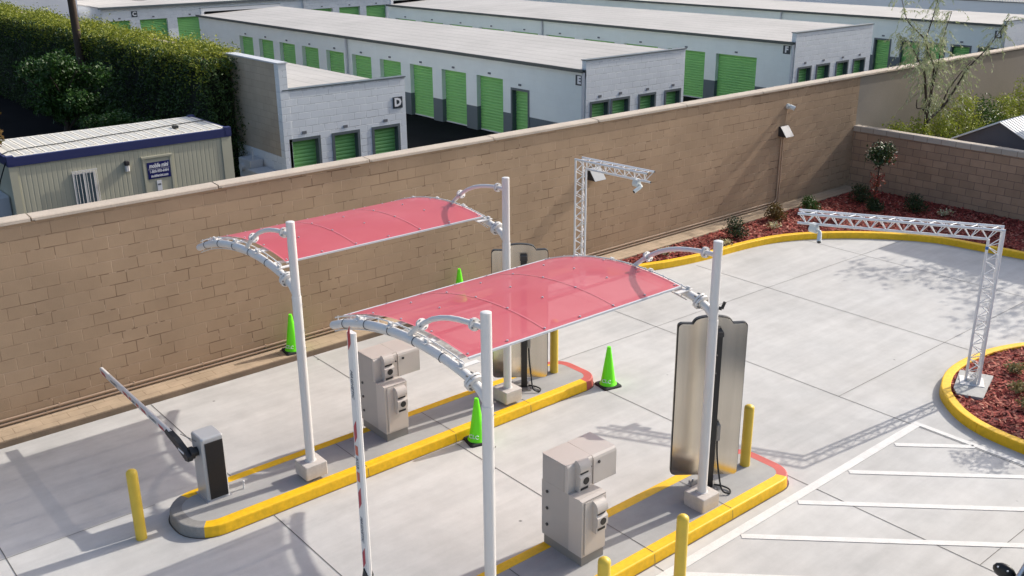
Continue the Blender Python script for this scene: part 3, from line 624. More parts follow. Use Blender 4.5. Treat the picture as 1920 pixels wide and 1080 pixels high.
def storage_building(label, X0, X1, Y0, Y1, zl, zr, ztop, long_doors, end_doors, letter=None, dspouts=(), farcap=True, dark=True):
    """block building, roof falls to the eave on the -x side (zl) from the +x side (zr); parapet end wall faces the viewer"""
    t = thing("storage_building", label, "building", (X0, Y0, 0), group="rows of white storage units with green doors", world=True)
    a = MB(); ops = [(d[0], d[1], 0, d[2]) for d in long_doors]
    opening_wall(a, 'y', X0, 0.26, Y0, Y1, 0, zl - 0.02, ops)
    a.box(X0 + 0.27, X1, Y1 - 0.2, Y1, 0, zr - 0.05); a.box(X1 - 0.2, X1, Y0 + 0.21, Y1 - 0.2, 0, zr - 0.03)
    a.build("side_wall", WBLKD if dark else WBLK, t)
    a = MB(); ops = [(d[0], d[1], 0, d[2]) for d in end_doors]
    opening_wall(a, 'x', Y0, 0.24, X0, X1, 0, ztop - 0.03, ops)
    a.quad((X0, Y0 + 0.2, zl - 0.3), (X0, Y0, zl - 0.3), (X0, Y0, ztop - .03), (X0, Y0 + 0.2, ztop - .03)); a.quad((X1, Y0, 0), (X1, Y0 + 0.2, 0), (X1, Y0 + 0.2, ztop - .03), (X1, Y0, ztop - .03))
    a.quad((X0, Y0 + 0.2, zl - 0.3), (X0, Y0 + 0.2, ztop - .03), (X1, Y0 + 0.2, ztop - .03), (X1, Y0 + 0.2, zl - 0.3))
    a.build("end_wall", WBLK, t)
    a = MB(); a.box(X0 - 0.03, X1 + 0.03, Y0 - 0.03, Y0 + 0.23, ztop - 0.03, ztop); a.build("parapet_coping", DGREY, t)
    a = MB(); a.add([(X0 - 0.06, Y0 + 0.2, zl), (X1, Y0 + 0.2, zr), (X1, Y1, zr), (X0 - 0.06, Y1, zl), (X0 - 0.06, Y0 + 0.2, zl - 0.05), (X1, Y0 + 0.2, zr - 0.05), (X1, Y1, zr - 0.05), (X0 - 0.06, Y1, zl - 0.05)], [(0, 1, 2, 3), (0, 3, 7, 4), (1, 5, 6, 2), (2, 6, 7, 3), (0, 4, 5, 1), (4, 7, 6, 5)]); a.build("roof", ROOFM, t)
    if farcap: a = MB(); a.box(X0 + 0.1, X1, Y1 - 0.2, Y1 + 0.02, zl - 0.04, ztop + 0.02); a.build("rear_parapet", UTIL, t); a = MB(); a.box(X0 + 0.08, X1, Y1 - 0.22, Y1 + 0.04, ztop + 0.022, ztop + 0.05); a.build("parapet_coping", DGREY, t)
    if long_doors: a = MB(); a.prism([(X0 - 0.17, zl - 0.10), (X0 - 0.17, zl + 0.015), (X0 - 0.155, zl + 0.015), (X0 - 0.155, zl - 0.085), (X0 - 0.063, zl - 0.085), (X0 - 0.063, zl - 0.01), (X0 - 0.002, zl - 0.01), (X0 - 0.002, zl - 0.10)], 'y', Y0 + 0.02, Y1); a.build("gutter", GUTM, t)
    for ys in dspouts:
        a = MB(); a.box(X0 - 0.11, X0 - 0.03, ys - 0.04, ys + 0.04, 0.02, zl - 0.09); a.build("downspout", UTIL, t)
    for d in long_doors: put_door(t, 'y', X0, d[0], d[1], d[2], 0.2, frame=len(d) > 3)
    for d in end_doors: put_door(t, 'x', Y0, d[0], d[1], d[2], 0.2, frame=True)
    if letter: letter_sign(t, *letter)
    return t
E_d = [(a_, b_, 2.09) for a_, b_ in ((48.62, 50.15), (46.4, 47.93), (44.17, 45.72), (41.93, 43.48), (39.66, 41.21), (37.40, 38.95), (35.12, 36.70), (32.88, 34.45), (30.68, 32.26), (28.46, 30.02))] + [(27.05, 27.93, 1.78, 1)]
storage_building("white storage block marked E with a long row of green doors", 23.35, 28.30, 24.10, 55.1, 2.85, 3.06, 3.17, E_d,
                 [(23.62, 24.40, 1.70), (24.60, 25.40, 1.70), (25.98, 26.74, 1.70), (27.34, 28.08, 1.70)], ("E", (23.35, 24.42, 2.47), 'y'), (39.3, 24.16))
F_d = [(26.05, 28.20, 2.08), (28.82, 30.98, 2.08)] + [(31.6 + 2.78 * i, 33.75 + 2.78 * i, 2.08) for i in range(8)]
F_d = [d for d in F_d if not (39.4 < d[0] < 39.6)]
storage_building("white storage block marked F between the E and B blocks", 35.16, 40.80, 24.20, 54.0, 2.86, 3.12, 3.24, F_d,
                 [(35.52, 36.34, 1.76), (36.82, 37.66, 1.76), (38.26, 39.06, 1.76), (39.55, 40.36, 1.76)], ("F", (35.16, 24.60, 2.53), 'y'), (39.55, 24.26))
B_d = [(27.66, 28.50, 1.70, 1), (26.10, 27.02, 1.70, 1), (24.75, 25.65, 1.70, 1), (23.46, 24.36, 1.70, 1), (22.15, 23.0, 1.70, 1)] + [(30.6 + 2.6 * i, 32.6 + 2.6 * i, 2.0) for i in range(6)]
storage_building("farthest right white storage block marked B seen through the wispy tree", 48.40, 53.6, 21.86, 60.0, 2.85, 2.92, 3.02, B_d, [], ("B", (48.40, 22.20, 2.38), 'y'), (34.4, 21.92), farcap=False)
# block D with a raised boundary wall on its left
D = storage_building("low white storage block marked D with three green doors in its end wall", 12.95, 17.0, 25.40, 38.4, 3.02, 2.84, 3.12, [],
                     [(13.08, 13.94, 1.66), (14.46, 15.26, 1.66), (15.82, 16.68, 1.66)], ("D", (16.71, 25.40, 2.36), 'x'), (), farcap=False, dark=False)
a = MB(); a.box(12.86, 13.10, 25.62, 60, 1.22, 3.83); q = a.build("boundary_wall", GBLK, D); q["label"] = "bare grey brown block side wall standing above the roof"
a = MB(); a.box(12.855, 13.10, 25.38, 25.62, 0, 3.83); a.box(12.858, 13.10, 25.62, 60, 0, 1.218); a.build("white_pilaster", WBLK, D)
a = MB(); a.box(12.82, 13.14, 25.36, 28.6, 3.832, 3.87); a.build("wall_coping", UTIL, D)

# block C far behind, its long face towards the viewer
Ct = thing("storage_building", "white storage block marked C across the far end beyond the hedge", "building", (21.0, 64.0, 0), group="rows of white storage units with green doors", world=True)
cd = [(21.4, 22.70, 2.04), (23.30, 25.05, 2.04), (25.70, 27.40, 2.04)] + [(28.6 + 2.24 * i, 30.3 + 2.24 * i, 2.02) for i in range(6)]
a = MB(); opening_wall(a, 'x', 64.0, 0.24, 21.0, 75, 0, 2.84, [(d[0], d[1], 0, d[2]) for d in cd]); a.box(21.0, 21.2, 64.01, 72, 0, 2.84); a.build("side_wall", WBLK, Ct)
a = MB(); a.box(20.9, 75, 63.9, 72, 2.845, 2.90); a.build("roof", ROOFM, Ct)
a = MB(); a.box(20.8, 75, 63.78, 63.9, 2.78, 2.90); a.build("gutter", DGREY, Ct)
for X in (34.7, 48): a = MB(); a.box(X, X + 0.1, 63.88, 63.995, 0, 2.78); a.build("downspout", UTIL, Ct)
for d in cd: put_door(Ct, 'x', 64.0, d[0], d[1], d[2], 0.2, frame=False)
letter_sign(Ct, "C", (23.0, 64.0, 2.40), 'x', 0.36)
a = MB(); a.box(-40, 20.3, 66, 80, 0, 8); tag(a.build("warehouse", BWALL), "tall pale blank warehouse wall beyond the hedge at upper left", "building")
wt = thing("pale_building", "long low pale building with a railing on top beyond block B", "building", (60, 18, 0), world=True)
a = MB(); a.box(60, 72, 18, 90, 0, 3.0); a.build("wall", BWALL, wt)
a = MB(); a.box(59.94, 72, 17.94, 90.06, 3.002, 3.06); a.build("roof_edge", DGREY, wt)
a = MB(); 
for i in range(80): a.box(60.2, 60.24, 20 + i * 0.16, 20.03 + i * 0.16, 3.06, 3.9)
a.box(60.19, 60.25, 20, 33, 3.9, 3.95); a.build("railing", METAL, wt)

# utility boxes beside block D
def ubox(loc, sx, sy, sz, label, meter=False, z0=0.36):
    t = thing("utility_box", label, "utility box", loc, group="pale utility boxes beside block D")
    a = MB(); a.bbox(0, sx, 0, sy, z0, z0 + sz, 0.015); a.build("housing", UTIL, t)
    a = MB(); a.box(-0.012, -0.002, 0.05, sy - 0.05, z0 + 0.05, z0 + sz - 0.12); a.build("door_panel", UTIL, t)
    a = MB(); a.box(sx * .2, sx * .8, sy * .2, sy * .8, 0, z0 - 0.001); a.build("base", PLINTH, t)
    if meter:
        a = MB(); a.cyl((-0.10, sy * .6, z0 + sz * .6), (-0.012, sy * .6, z0 + sz * .6), 0.11, 18); a.cyl((sx * .5, sy * .3, z0 + sz), (sx * .5, sy * .3, z0 + sz + .3), 0.02, 8); a.build("meter", UTIL, t)
ubox((12.40, 26.75, 0), 0.42, 0.75, 0.62, "pale meter box with round dial, farthest box beside block D", True)
ubox((12.24, 25.92, 0), 0.58, 0.72, 0.42, "wide low pale utility box between two others beside block D")
ubox((12.44, 25.42, 0), 0.40, 0.40, 0.46, "small pale utility box nearest the wall beside block D")

# ------------------------------------------------------------ office container
ct = thing("office_container", "beige site office container with navy roof band behind the tan wall", "container", (5.54, 24.75, 0), world=True)
X0, X1, Y0, Y1, ZT = 5.54, 10.99, 24.75, 27.17, 2.40
a = MB(); xs = []; rib = 0.115; ribs_lo = [(5.95, 6.60), (7.25, 8.32), (9.33, 9.72)]
prof = [(X0 + 0.16, 0)]
x = X0 + 0.2
while x < X1 - 0.3:
    prof += [(x, 0), (x + 0.008, 0.004), (x + 0.026, 0.004), (x + 0.034, 0)]; x += rib
prof.append((X1 - 0.26, 0))
for (xa, da), (xb, db) in zip(prof[:-1], prof[1:]): a.quad((xa, Y0 + da, 0.05), (xb, Y0 + db, 0.05), (xb, Y0 + db, ZT - 0.2), (xa, Y0 + da, ZT - 0.2))
a.box(X0, X1, Y0 + 0.03, Y1, 0.05, ZT - 0.2); a.build("wall", CONT, ct)
a = MB(); a.box(X0 - 0.01, X0 + 0.16, Y0 - 0.02, Y0 + 0.14, 0, ZT - 0.2); a.box(X1 - 0.26, X1 + 0.01, Y0 - 0.02, Y0 + 0.14, 0, ZT - 0.2); a.box(X1 - 0.14, X1 + 0.01, Y1 - 0.1, Y1 + .01, 0, ZT - 0.2); each(a, "corner_post", CONT, ct)
tm = textmesh("SGMU 840215 UTILITY", 0.10, (X1 - 0.10, Y0 - 0.024, 1.45), (0, 0, -1), (1, 0, 0), 0.002); 
a = MB(); a.box(X0 - 0.02, X1 + 0.02, Y0 - 0.04, Y0 + 0.06, ZT - 0.198, ZT + 0.01); a.box(X0 - 0.02, X0 + 0.05, Y0 + 0.06, Y1, ZT - 0.198, ZT + 0.01); a.box(X1 - 0.05, X1 + 0.02, Y0 + 0.06, Y1, ZT - 0.198, ZT + 0.005); bnd = a.build("roof_rail", NAVY, ct)
a = MB(); 
for X in (X0 - .025, X1 - 0.135):
    for Y in (Y0 - 0.045, Y1 - 0.15): a.box(X, X + 0.16, Y, Y + 0.16, ZT - 0.15, ZT + 0.045)
each(a, "corner_casting", NAVY, ct)
a = MB(); z = ZT + 0.012; st = (X1 - X0 - 0.3) / 21
a.box(X0 + 0.05, X1 - 0.05, Y0 + 0.06, Y1 - 0.02, ZT - 0.1, z)
for i in range(21):
    x = X0 + 0.22 + st * i; a.add([(x, Y0 + .16, z), (x + .02, Y0 + .16, z + .007), (x + .10, Y0 + .16, z + .022), (x + .15, Y0 + .16, z), (x, Y1 - .12, z), (x + .02, Y1 - .12, z + .007), (x + .10, Y1 - .12, z + .022), (x + .15, Y1 - .12, z)], [(0, 1, 5, 4), (1, 2, 6, 5), (2, 3, 7, 6), (0, 3, 2, 1), (4, 5, 6, 7)])
a.build("roof", CROOF, ct)
a = MB()
for i in range(21): x = X0 + 0.22 + st * i + 0.152; a.box(x, x + 0.022, Y0 + .16, Y1 - .12, z + 0.001, z + 0.004)
a.build("roof_seam", mat("dark roof seam", (0.22, 0.21, 0.19), 0.9), ct)  # thin dark lines between the roof ribs
a = MB(); pts = [(X0 - 0.02, Y0 + 0.35, ZT + 0.05)] + [(X0 + 0.2 + i * 0.4, Y0 + 0.62 + i * 0.058 + 0.03 * math.sin(i * 1.3), ZT + 0.045) for i in range(14)]; a.tube(pts, 0.012, 6); a.box(9.82, 9.95, 25.55, 25.68, ZT + 0.03, ZT + 0.09); a.build("roof_cable", RUB, ct)
t2 = MB(); wx0, wx1, wz0, wz1 = 6.92, 7.62 - 0.18, 0.98, 1.80
t2 = MB(); t2.box(6.90, 7.44, Y0 - 0.03, Y0 + 0.02, 0.95, 1.0); t2.box(6.90, 7.44, Y0 - 0.03, Y0 + 0.02, 1.80, 1.84)
for X in (6.90, 7.40, 7.15): t2.box(X, X + 0.04, Y0 - 0.03, Y0 + 0.02, 1.0, 1.80)
wn = t2.build("window", METAL, ct)
a = MB(); a.box(6.94, 7.15, Y0 - 0.012, Y0 - 0.002, 1.0, 1.80); a.box(7.19, 7.40, Y0 - 0.012, Y0 - 0.002, 1.0, 1.80); me = a.build("pane", GLASS, None); me.parent = wn; me.location = (-5.54, -24.75, 0); me.location = tuple(-c for c in ct.location)
a = MB()
for i in range(8): a.cyl((6.885 + i * 0.081, Y0 - 0.075, 0.90), (6.885 + i * 0.081, Y0 - 0.075, 1.90), 0.008, 6)
for Z in (0.93, 1.87): a.box(6.87, 7.47, Y0 - 0.085, Y0 - 0.065, Z, Z + .02)
me = a.build("security_bars", METAL, None); me.parent = wn; me.location = tuple(-c for c in ct.location)
t2 = MB(); dx0, dx1 = 8.60, 9.36; t2.box(dx0, dx0 + 0.06, Y0 - 0.03, Y0 + 0.02, 0.05, 1.93); t2.box(dx1 - .06, dx1, Y0 - 0.03, Y0 + 0.02, 0.05, 1.93); t2.box(dx0 - .02, dx1 + .02, Y0 - 0.05, Y0 + 0.02, 1.93, 1.98); t2.build("door_frame", CONT, ct)
t2 = MB(); t2.box(dx0 + .062, dx1 - .062, Y0 - 0.015, Y0 + 0.02, 0.06, 1.925); dr = t2.build("door", CONT, ct)
def sub(mb, name, M, par, ml): o = mb.build(name, M, None); o.parent = par; o.location = tuple(-c for c in ml.location); return o
a = MB(); a.box(8.90, 9.02, Y0 - 0.028, Y0 - 0.016, 1.08, 1.34); sub(a, "notice", WHITE, dr, ct)
a = MB(); a.box(8.92, 9.0, Y0 - 0.032, Y0 - 0.029, 1.22, 1.26); sub(a, "notice_print", INK, dr, ct)
a = MB(); a.cyl((8.69, Y0 - 0.07, 0.95), (8.69, Y0 - 0.016, 0.95), 0.03, 12); sub(a, "handle", CHROME, dr, ct)
sg = thing("company_sign", "navy sign with white lettering on the container door", "sign", (8.985, Y0 - 0.04, 1.62), world=True)
a = MB(); a.box(8.70, 9.28, Y0 - 0.03, Y0 - 0.017, 1.40, 1.82); a.build("panel", NAVYS, sg)
for s_, z_, sz, sh, ft in (("mobile mini", 1.728, 0.150, 0.25, 0.50), ("1-800-950-6464", 1.582, 0.100, 0, 0.48), ("mobilemini.com", 1.470, 0.095, 0.15, 0.44)): textmesh(s_, sz, (8.99, Y0 - 0.034, z_), (1, 0, 0), (0, 0, 1), 0.002, sh, bold=0.003 if sh < .2 else 0.006, fit=ft).build("lettering", WHITE, sg)
a = MB(); a.box(8.72, 9.26, Y0 - 0.034, Y0 - 0.031, 1.642, 1.648); a.build("rule", WHITE, sg)
t = thing("container_lamp", "black and white bulkhead lamp on the beige container wall", "lamp", (8.20, Y0, 1.85))
a = MB(); a.bbox(-0.055, 0.055, -0.12, 0, 0.0, 0.11, 0.02); a.build("hood", FIXT, t); a = MB(); a.bbox(-0.05, 0.05, -0.10, 0, -0.15, -0.001, 0.02); a.build("glass_cover", METAL, t)
t = thing("air_conditioner", "boxy wall mounted air conditioner on the left end of the container", "air conditioner", (5.5, 25.1, 0.9))
a = MB(); a.bbox(-0.38, 0.03, 0.0, 0.9, -0.5, 0.55, 0.03); a.build("casing", UTIL, t)
a = MB()
for i in range(9): a.box(-0.392, -0.381, 0.1, 0.8, -0.4 + i * 0.09, -0.36 + i * 0.09)
a.build("louvre", PLINTH, t)
a = MB(); a.tube([(5.53, 24.9, 2.3), (5.36, 24.92, 1.9), (5.3, 25.2, 1.5), (5.33, 25.5, 1.42)], 0.015, 6); tag(a.build("power_cable", RUB), "black cable drooping to the air conditioner on the container end", "cable")

# ------------------------------------------------------------ shade canopies
def canopy():
    t = thing("shade_canopy", "front red panel canopy over the lane between the two islands", "canopy", (5.62, 7.15, 0.15), group="red canopies on white posts")
    def arc(y, dr=0.0, cy=1.25, R=4.70, apex=2.92): RR = R + dr; return apex - R + math.sqrt(RR * RR - (y - cy) ** 2)
    LX = 3.55
    for k, x in enumerate((0.0, LX)):
        a = MB(); a.bbox(x - 0.165, x + 0.165, -0.165, 0.165, 0, 0.20, 0.012); a.build("footing", FOOT, t)
        a = MB(); a.cyl((x, 0, 0.2), (x, 0, 2.62), 0.063, 20); a.cyl((x, 0, 2.62), (x, 0, 3.63), 0.057, 20); a.cyl((x, 0, 0.2), (x, 0, 0.206), 0.08, 20); a.ball((x, 0, 3.628), (0.056, 0.056, 0.012), 20); p_ = a.build("post", METAL, t)
        b = MB()
        for z in (1.9, 2.15, 2.52, 2.66): b.cyl((x + 0.045, -0.055, z), (x + 0.05, -0.063, z), 0.008, 6)
        b.build("bolt", PLINTH, p_)
        a = MB(); ys = [0.0, 0.1, 0.25] + [0.25 + i * 0.14 for i in range(1, 21)]; pts = [(x, y, arc(y)) for y in ys if y <= 3.08]
        pts[0] = (x, 0, arc(0) - 0.10); pts[1] = (x, 0.1, arc(0.1) - 0.03)
        a.tube(pts, 0.052, 14); a.ball(pts[-1], 0.052, 12)
        a.cyl((x, 0.19, arc(.19) - .012), (x, 0.215, arc(.215) - .005), 0.105, 18); a.cyl((x, 0.222, arc(.222) - .005), (x, 0.247, arc(.247)), 0.105, 18); bm = a.build("arched_beam", METAL, t)
        b = MB()
        for i in range(8):
            an = i * math.pi / 4; b.cyl((x + 0.085 * math.cos(an), 0.17, arc(.2) + 0.085 * math.sin(an)), (x + 0.085 * math.cos(an), 0.265, arc(.25) + 0.085 * math.sin(an)), 0.011, 6)
        each(b, "flange_bolt", PLINTH, bm)
        b = MB(); sx = 1 if k == 0 else -1
        for off, dx in ((0.085, 0.035 * sx), (-0.075, 0.02 * sx)):
            pr = [(x + dx, y, arc(y, off)) for y in [0.42 + i * 0.12 for i in range(23)] if y < 3.1]; b.tube(pr, 0.009, 6)
        for i in range(9):
            y = 0.5 + i * 0.31; b.cyl((x + 0.03 * sx, y, arc(y, -0.08)), (x + 0.03 * sx, y, arc(y, 0.10)), 0.007, 5)
        each(b, "light_rail", METAL, bm)
        b = MB()
        for i in range(5):
            y = 0.75 + i * 0.5; zc = arc(y); n_ = []
            for q in range(17): an = q * 2 * math.pi / 16; sl = -(y - 1.25) / 4.7; n_.append((x + 0.056 * math.cos(an), y - sl * 0.056 * math.sin(an), zc + 0.056 * math.sin(an)))
            b.tube(n_, 0.004, 5, caps=False)
        each(b, "cable_tie", BLACK, bm)
        for y in (0.42, 1.05, 1.75, 2.45):
            b = MB(); z = arc(y, 0.05); xx0, xx1 = (x - 0.05, x + 0.22) if k == 0 else (x - 0.22, x + 0.05); b.box(xx0, xx1, y - 0.035, y + 0.035, z, z + 0.012); b.box(x - 0.012, x + 0.012, y - 0.03, y + 0.03, z - 0.03, z + 0.05)
            b.build("bracket", METAL, t)
        a = MB(); tp = [(0.0, 3.47), (0.12, 3.47), (0.28, 3.46), (0.44, 3.44), (0.60, 3.41), (0.76, 3.365), (0.92, 3.30), (1.06, 3.22), (1.2, 3.12), (1.32, 3.02), (1.42, 2.93)]
        a.tube([(x, y, z - 0.02) for y, z in tp], 0.030, 12)
        for i, j_ in ((1, 2), (7, 8)):
            p0 = Vector((x, tp[i][0], tp[i][1] - .02)); p1 = Vector((x, tp[j_][0], tp[j_][1] - .02)); d = (p1 - p0).normalized(); a.cyl(p0 + d * .05, p0 + d * .065, 0.068, 16); a.cyl(p0 + d * .07, p0 + d * .085, 0.068, 16)
        ta = a.build("tie_arm", METAL, t)
        b = MB()
        for i, j_ in ((1, 2), (7, 8)):
            p0 = Vector((x, tp[i][0], tp[i][1] - .02)); p1 = Vector((x, tp[j_][0], tp[j_][1] - .02)); d = (p1 - p0).normalized(); nrm = Vector((0, -d.z, d.y))
            for q in range(4): an = q * math.pi / 2 + .4; c_ = p0 + Vector((1, 0, 0)) * (0.052 * math.cos(an)) + nrm * (0.052 * math.sin(an)); b.cyl(c_ + d * .035, c_ + d * .10, 0.008, 6)
        each(b, "flange_bolt", PLINTH, ta)
    # curved panel in three sheets
    x0, x1 = 0.15, 3.47; ny, nx = 28, 3; ya, yb = 0.50, 3.02; th = 0.008
    for s_ in range(3):
        a = MB(); xa = x0 + (x1 - x0) * s_ / 3 + (0.004 if s_ else 0); xb = x0 + (x1 - x0) * (s_ + 1) / 3 - (0.004 if s_ < 2 else 0)
        vs = []
        for d in (th / 2, -th / 2):
            for i in range(ny + 1):
                y = ya + (yb - ya) * i / ny
                for q in range(nx + 1): vs.append((xa + (xb - xa) * q / nx, y, arc(y, 0.075 + d)))
        W_ = nx + 1; H_ = (ny + 1) * W_; fs = []
        for i in range(ny):
            for q in range(nx): b0 = i * W_ + q; fs += [(b0, b0 + 1, b0 + W_ + 1, b0 + W_)]
        a.add(vs[:H_], fs, 0, True)
        pn = a.build("roof_panel", PANEL, t)
    a = MB()
    for y in (ya,): a.box(x0 - 0.01, x1 + 0.01, y - 0.022, y + 0.004, arc(y, 0.060), arc(y, 0.082))
    y = yb; a.box(x0 - 0.01, x1 + 0.01, y - 0.004, y + 0.022, arc(y, 0.060), arc(y, 0.082))
    each(a, "edge_trim", UTIL, t)
    for y in (0.62, 1.20, 1.80, 2.40, 2.92):
        a = MB(); a.cyl((0.02, y, arc(y, 0.030)), (LX - 0.02, y, arc(y, 0.030)), 0.022, 8); a.build("purlin", METAL, t)
    a = MB()
    for s_ in range(4):
        xx = x0 + (x1 - x0) * s_ / 3; hw = 0.012
        ys = [ya + (yb - ya) * i / ny for i in range(ny + 1)]
        for y_a, y_b in zip(ys[:-1], ys[1:]): a.quad((xx - hw, y_a, arc(y_a, 0.083)), (xx + hw, y_a, arc(y_a, 0.083)), (xx + hw, y_b, arc(y_b, 0.083)), (xx - hw, y_b, arc(y_b, 0.083)))
    each(a, "seam_strip", mat("panel seam", (0.56, 0.13, 0.16), 0.5) if "panel seam" not in bpy.data.materials else bpy.data.materials["panel seam"], t)
    a = MB()
    for s_ in range(7):
        xx = x0 + 0.03 + (x1 - x0 - 0.06) * s_ / 6
        for y in (0.55, 1.20, 1.80, 2.40, 2.96): a.cyl((xx, y, arc(y, 0.080)), (xx, y, arc(y, 0.092)), 0.013, 8)
    each(a, "screw", CHROME, t)
    return t, arc
canA, ARC = canopy()
canB = copy_tree(canA, (5.63, 11.15, 0.20), "rear red panel canopy beside the tan block wall")

# small items clipped to the posts
a = MB(); a.cyl((9.20, 7.14, 2.93), (9.235, 7.08, 2.92), 0.022, 10); a.cyl((9.235, 7.08, 2.92), (9.26, 7.06, 3.01), 0.020, 10); tag(a.build("pipe_stub", BLACK), "small black elbow fitting on the right post of the front canopy", "fitting")

# ------------------------------------------------------------ pay kiosks
def kiosk():
    t = thing("pay_kiosk", "front grey beige pay kiosk with two card readers on the near island", "kiosk", (7.02, 7.21, 0.15), group="two level pay kiosks")
    a = MB(); a.box(0.012, 0.378, -0.015, 0.65, 0, 0.13); a.build("plinth", PLINTH, t)
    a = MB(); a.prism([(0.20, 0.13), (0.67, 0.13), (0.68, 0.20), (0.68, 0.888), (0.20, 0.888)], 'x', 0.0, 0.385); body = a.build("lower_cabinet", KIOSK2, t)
    a = MB(); a.prism([(-0.03, 0.13), (0.196, 0.13), (0.196, 0.884), (0.02, 0.898), (-0.03, 0.885)], 'x', -0.004, 0.385); lc = a.build("lower_front", KIOSK, t)
    a = MB(); a.bbox(0.03, 0.375, -0.048, -0.033, 0.16, 0.872, 0.006); a.build("lower_door", KIOSK, t)
    a = MB()
    for z in (0.30, 0.53, 0.76): a.cyl((-0.012, 0.58, z), (-0.001, 0.58, z), 0.020, 12)
    each(a, "lock", FIXT, body)
    KZ = 1.30
    def reader(x, y, z, par):
        def A(p): return (p[0], p[1])
        a = MB()
        hood = [(0.02, 0.30)] + [(-0.09 * math.sin(q * math.pi / 12) , 0.24 + 0.08 * math.cos(q * math.pi / 12)) for q in range(0, 7)] + [(-0.085, 0.215), (-0.055, 0.200), (-0.055, 0.185), (-0.09, 0.160), (-0.09, 0.075), (-0.065, 0.06), (-0.065, 0.0), (0.02, 0.0)]
        a.prism([(y + p, z + q * KZ) for p, q in hood], 'x', x - 0.085, x + 0.085)
        r = a.build("card_reader", KIOSK, par)
        a = MB(); a.box(x - 0.06, x + 0.06, y - 0.0705, y - 0.056, z + 0.188 * KZ, z + 0.206 * KZ); a.box(x - 0.06, x + 0.06, y - 0.069, y - 0.0645, z + 0.022 * KZ, z + 0.045 * KZ); each(a, "card_slot", BLACK, r)
        a = MB(); a.cyl((x + 0.005, y - 0.096, z + 0.118 * KZ), (x + 0.005, y - 0.088, z + 0.118 * KZ), 0.046, 20); a.build("camera_window", BLACK, r)
    reader(0.235, -0.048, 0.44, t)
    # upper head, set back
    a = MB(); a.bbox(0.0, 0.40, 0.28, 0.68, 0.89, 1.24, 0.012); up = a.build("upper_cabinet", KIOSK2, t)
    a = MB(); 
    pr = [(0.225, 0.885), (0.225, 1.20), (0.232, 1.225), (0.25, 1.24), (0.278, 1.24), (0.278, 0.885)]; a.prism(pr, 'x', 0.0, 0.405); a.build("upper_front", KIOSK, t)
    a = MB(); pr = [(0.215, 0.86), (0.215, 1.19), (0.225, 1.22), (0.25, 1.243), (0.68, 1.246), (0.68, 0.86)]; a.prism(pr, 'x', 0.413, 0.80); sb = a.build("side_cabinet", KIOSK, t)
    a = MB(); a.box(0.0, 0.406, 0.25, 0.68, 1.2405, 1.247); a.build("top_cover", KIOSK, t)
    a = MB(); a.cyl((0.50, 0.205, 1.14), (0.50, 0.2145, 1.14), 0.02, 12); a.cyl((0.375, 0.212, 1.12), (0.375, 0.2245, 1.12), 0.012, 10); each(a, "lock", FIXT, sb)
    reader(0.21, 0.225, 0.87, t)
    return t
kA = kiosk()
copy_tree(kA, (6.96, 11.30, 0.15), "rear grey beige pay kiosk with two card readers on the far island")

# ------------------------------------------------------------ menu boards seen from behind
def board():
    ang = math.atan2(-0.55, 0.69)
    t = thing("menu_board", "tall stainless backed menu board standing on the near island", "menu board", (9.55, 7.42, 0.15), ang, group="arched stainless menu boards")
    w2 = 0.445; zb, zt = 0.15, 2.36
    out = []
    def arc(cx, cz, r, a0, a1, n=5):
        for i in range(n + 1): q = math.radians(a0 + (a1 - a0) * i / n); out.append((cx + r * math.cos(q), cz + r * math.sin(q)))
    r = 0.055; arc(-w2 + r, zb + r, r, 180, 270); arc(w2 - r, zb + r, r, 270, 360); arc(w2 - r, zt - r, r, 0, 90)
    out.append((0.26, zt - 0.005)); hmp = [(0.24 * math.cos(math.radians(q)), zt + 0.012 + 0.082 * math.sin(math.radians(q)) ** 0.8) for q in range(10, 171, 16)]; out += hmp; out.append((-0.26, zt - 0.005)); arc(-w2 + r, zt - r, r, 90, 180)
    a = MB(); a.prism(out, 'y', 0.055, 0.075); a.build("back_sheet", STEEL, t)
    cen = Vector((0, (zb + zt) / 2)); big = [(x * 1.022, cen.y + (z - cen.y) * 1.0065) for x, z in out]
    a = MB(); a.prism(big, 'y', 0.0765, 0.135); a.build("frame", BLACK, t)
    a = MB(); a.box(0.012, 0.108, -0.045, 0.054, 0.012, 2.22); a.build("post", BLACK, t)
    a = MB(); a.prism([(-0.002, 2.221), (0.122, 2.221), (0.115, 2.285), (0.005, 2.285)], 'y', -0.058, 0.054); a.build("post_cap", FIXT, t)
    a = MB(); a.box(-0.17, 0.17, -0.16, 0.16, 0, 0.012); bp_ = a.build("base_plate", PLINTH, t)
    a = MB()
    for x in (-0.13, 0.13):
        for y in (-0.12, 0.12): a.cyl((x, y, 0.012), (x, y, 0.05), 0.014, 8)
    each(a, "anchor_bolt", CHROME, bp_)
    a = MB(); a.bbox(0.112, 0.165, -0.05, 0.05, 0.72, 0.95, 0.01); a.build("junction_box", PLINTH, t)
    a = MB(); pts = [(0.138, 0, 0.72), (0.145, -0.02, 0.5), (0.17, -0.08, 0.25), (0.20, -0.2, 0.06), (0.30, -0.22, 0.02), (0.32, -0.12, 0.02), (0.24, -0.05, 0.03), (0.13, -0.04, 0.05)]
    sp_ = smooth_path([(p[0], p[1], p[2]) for p in pts], 5); a.tube(sp_, 0.012, 8); a.build("cable", RUB, t)
    return t
bA = board()
copy_tree(bA, (9.68, 11.42, 0.15), "tall stainless backed menu board standing on the far island")

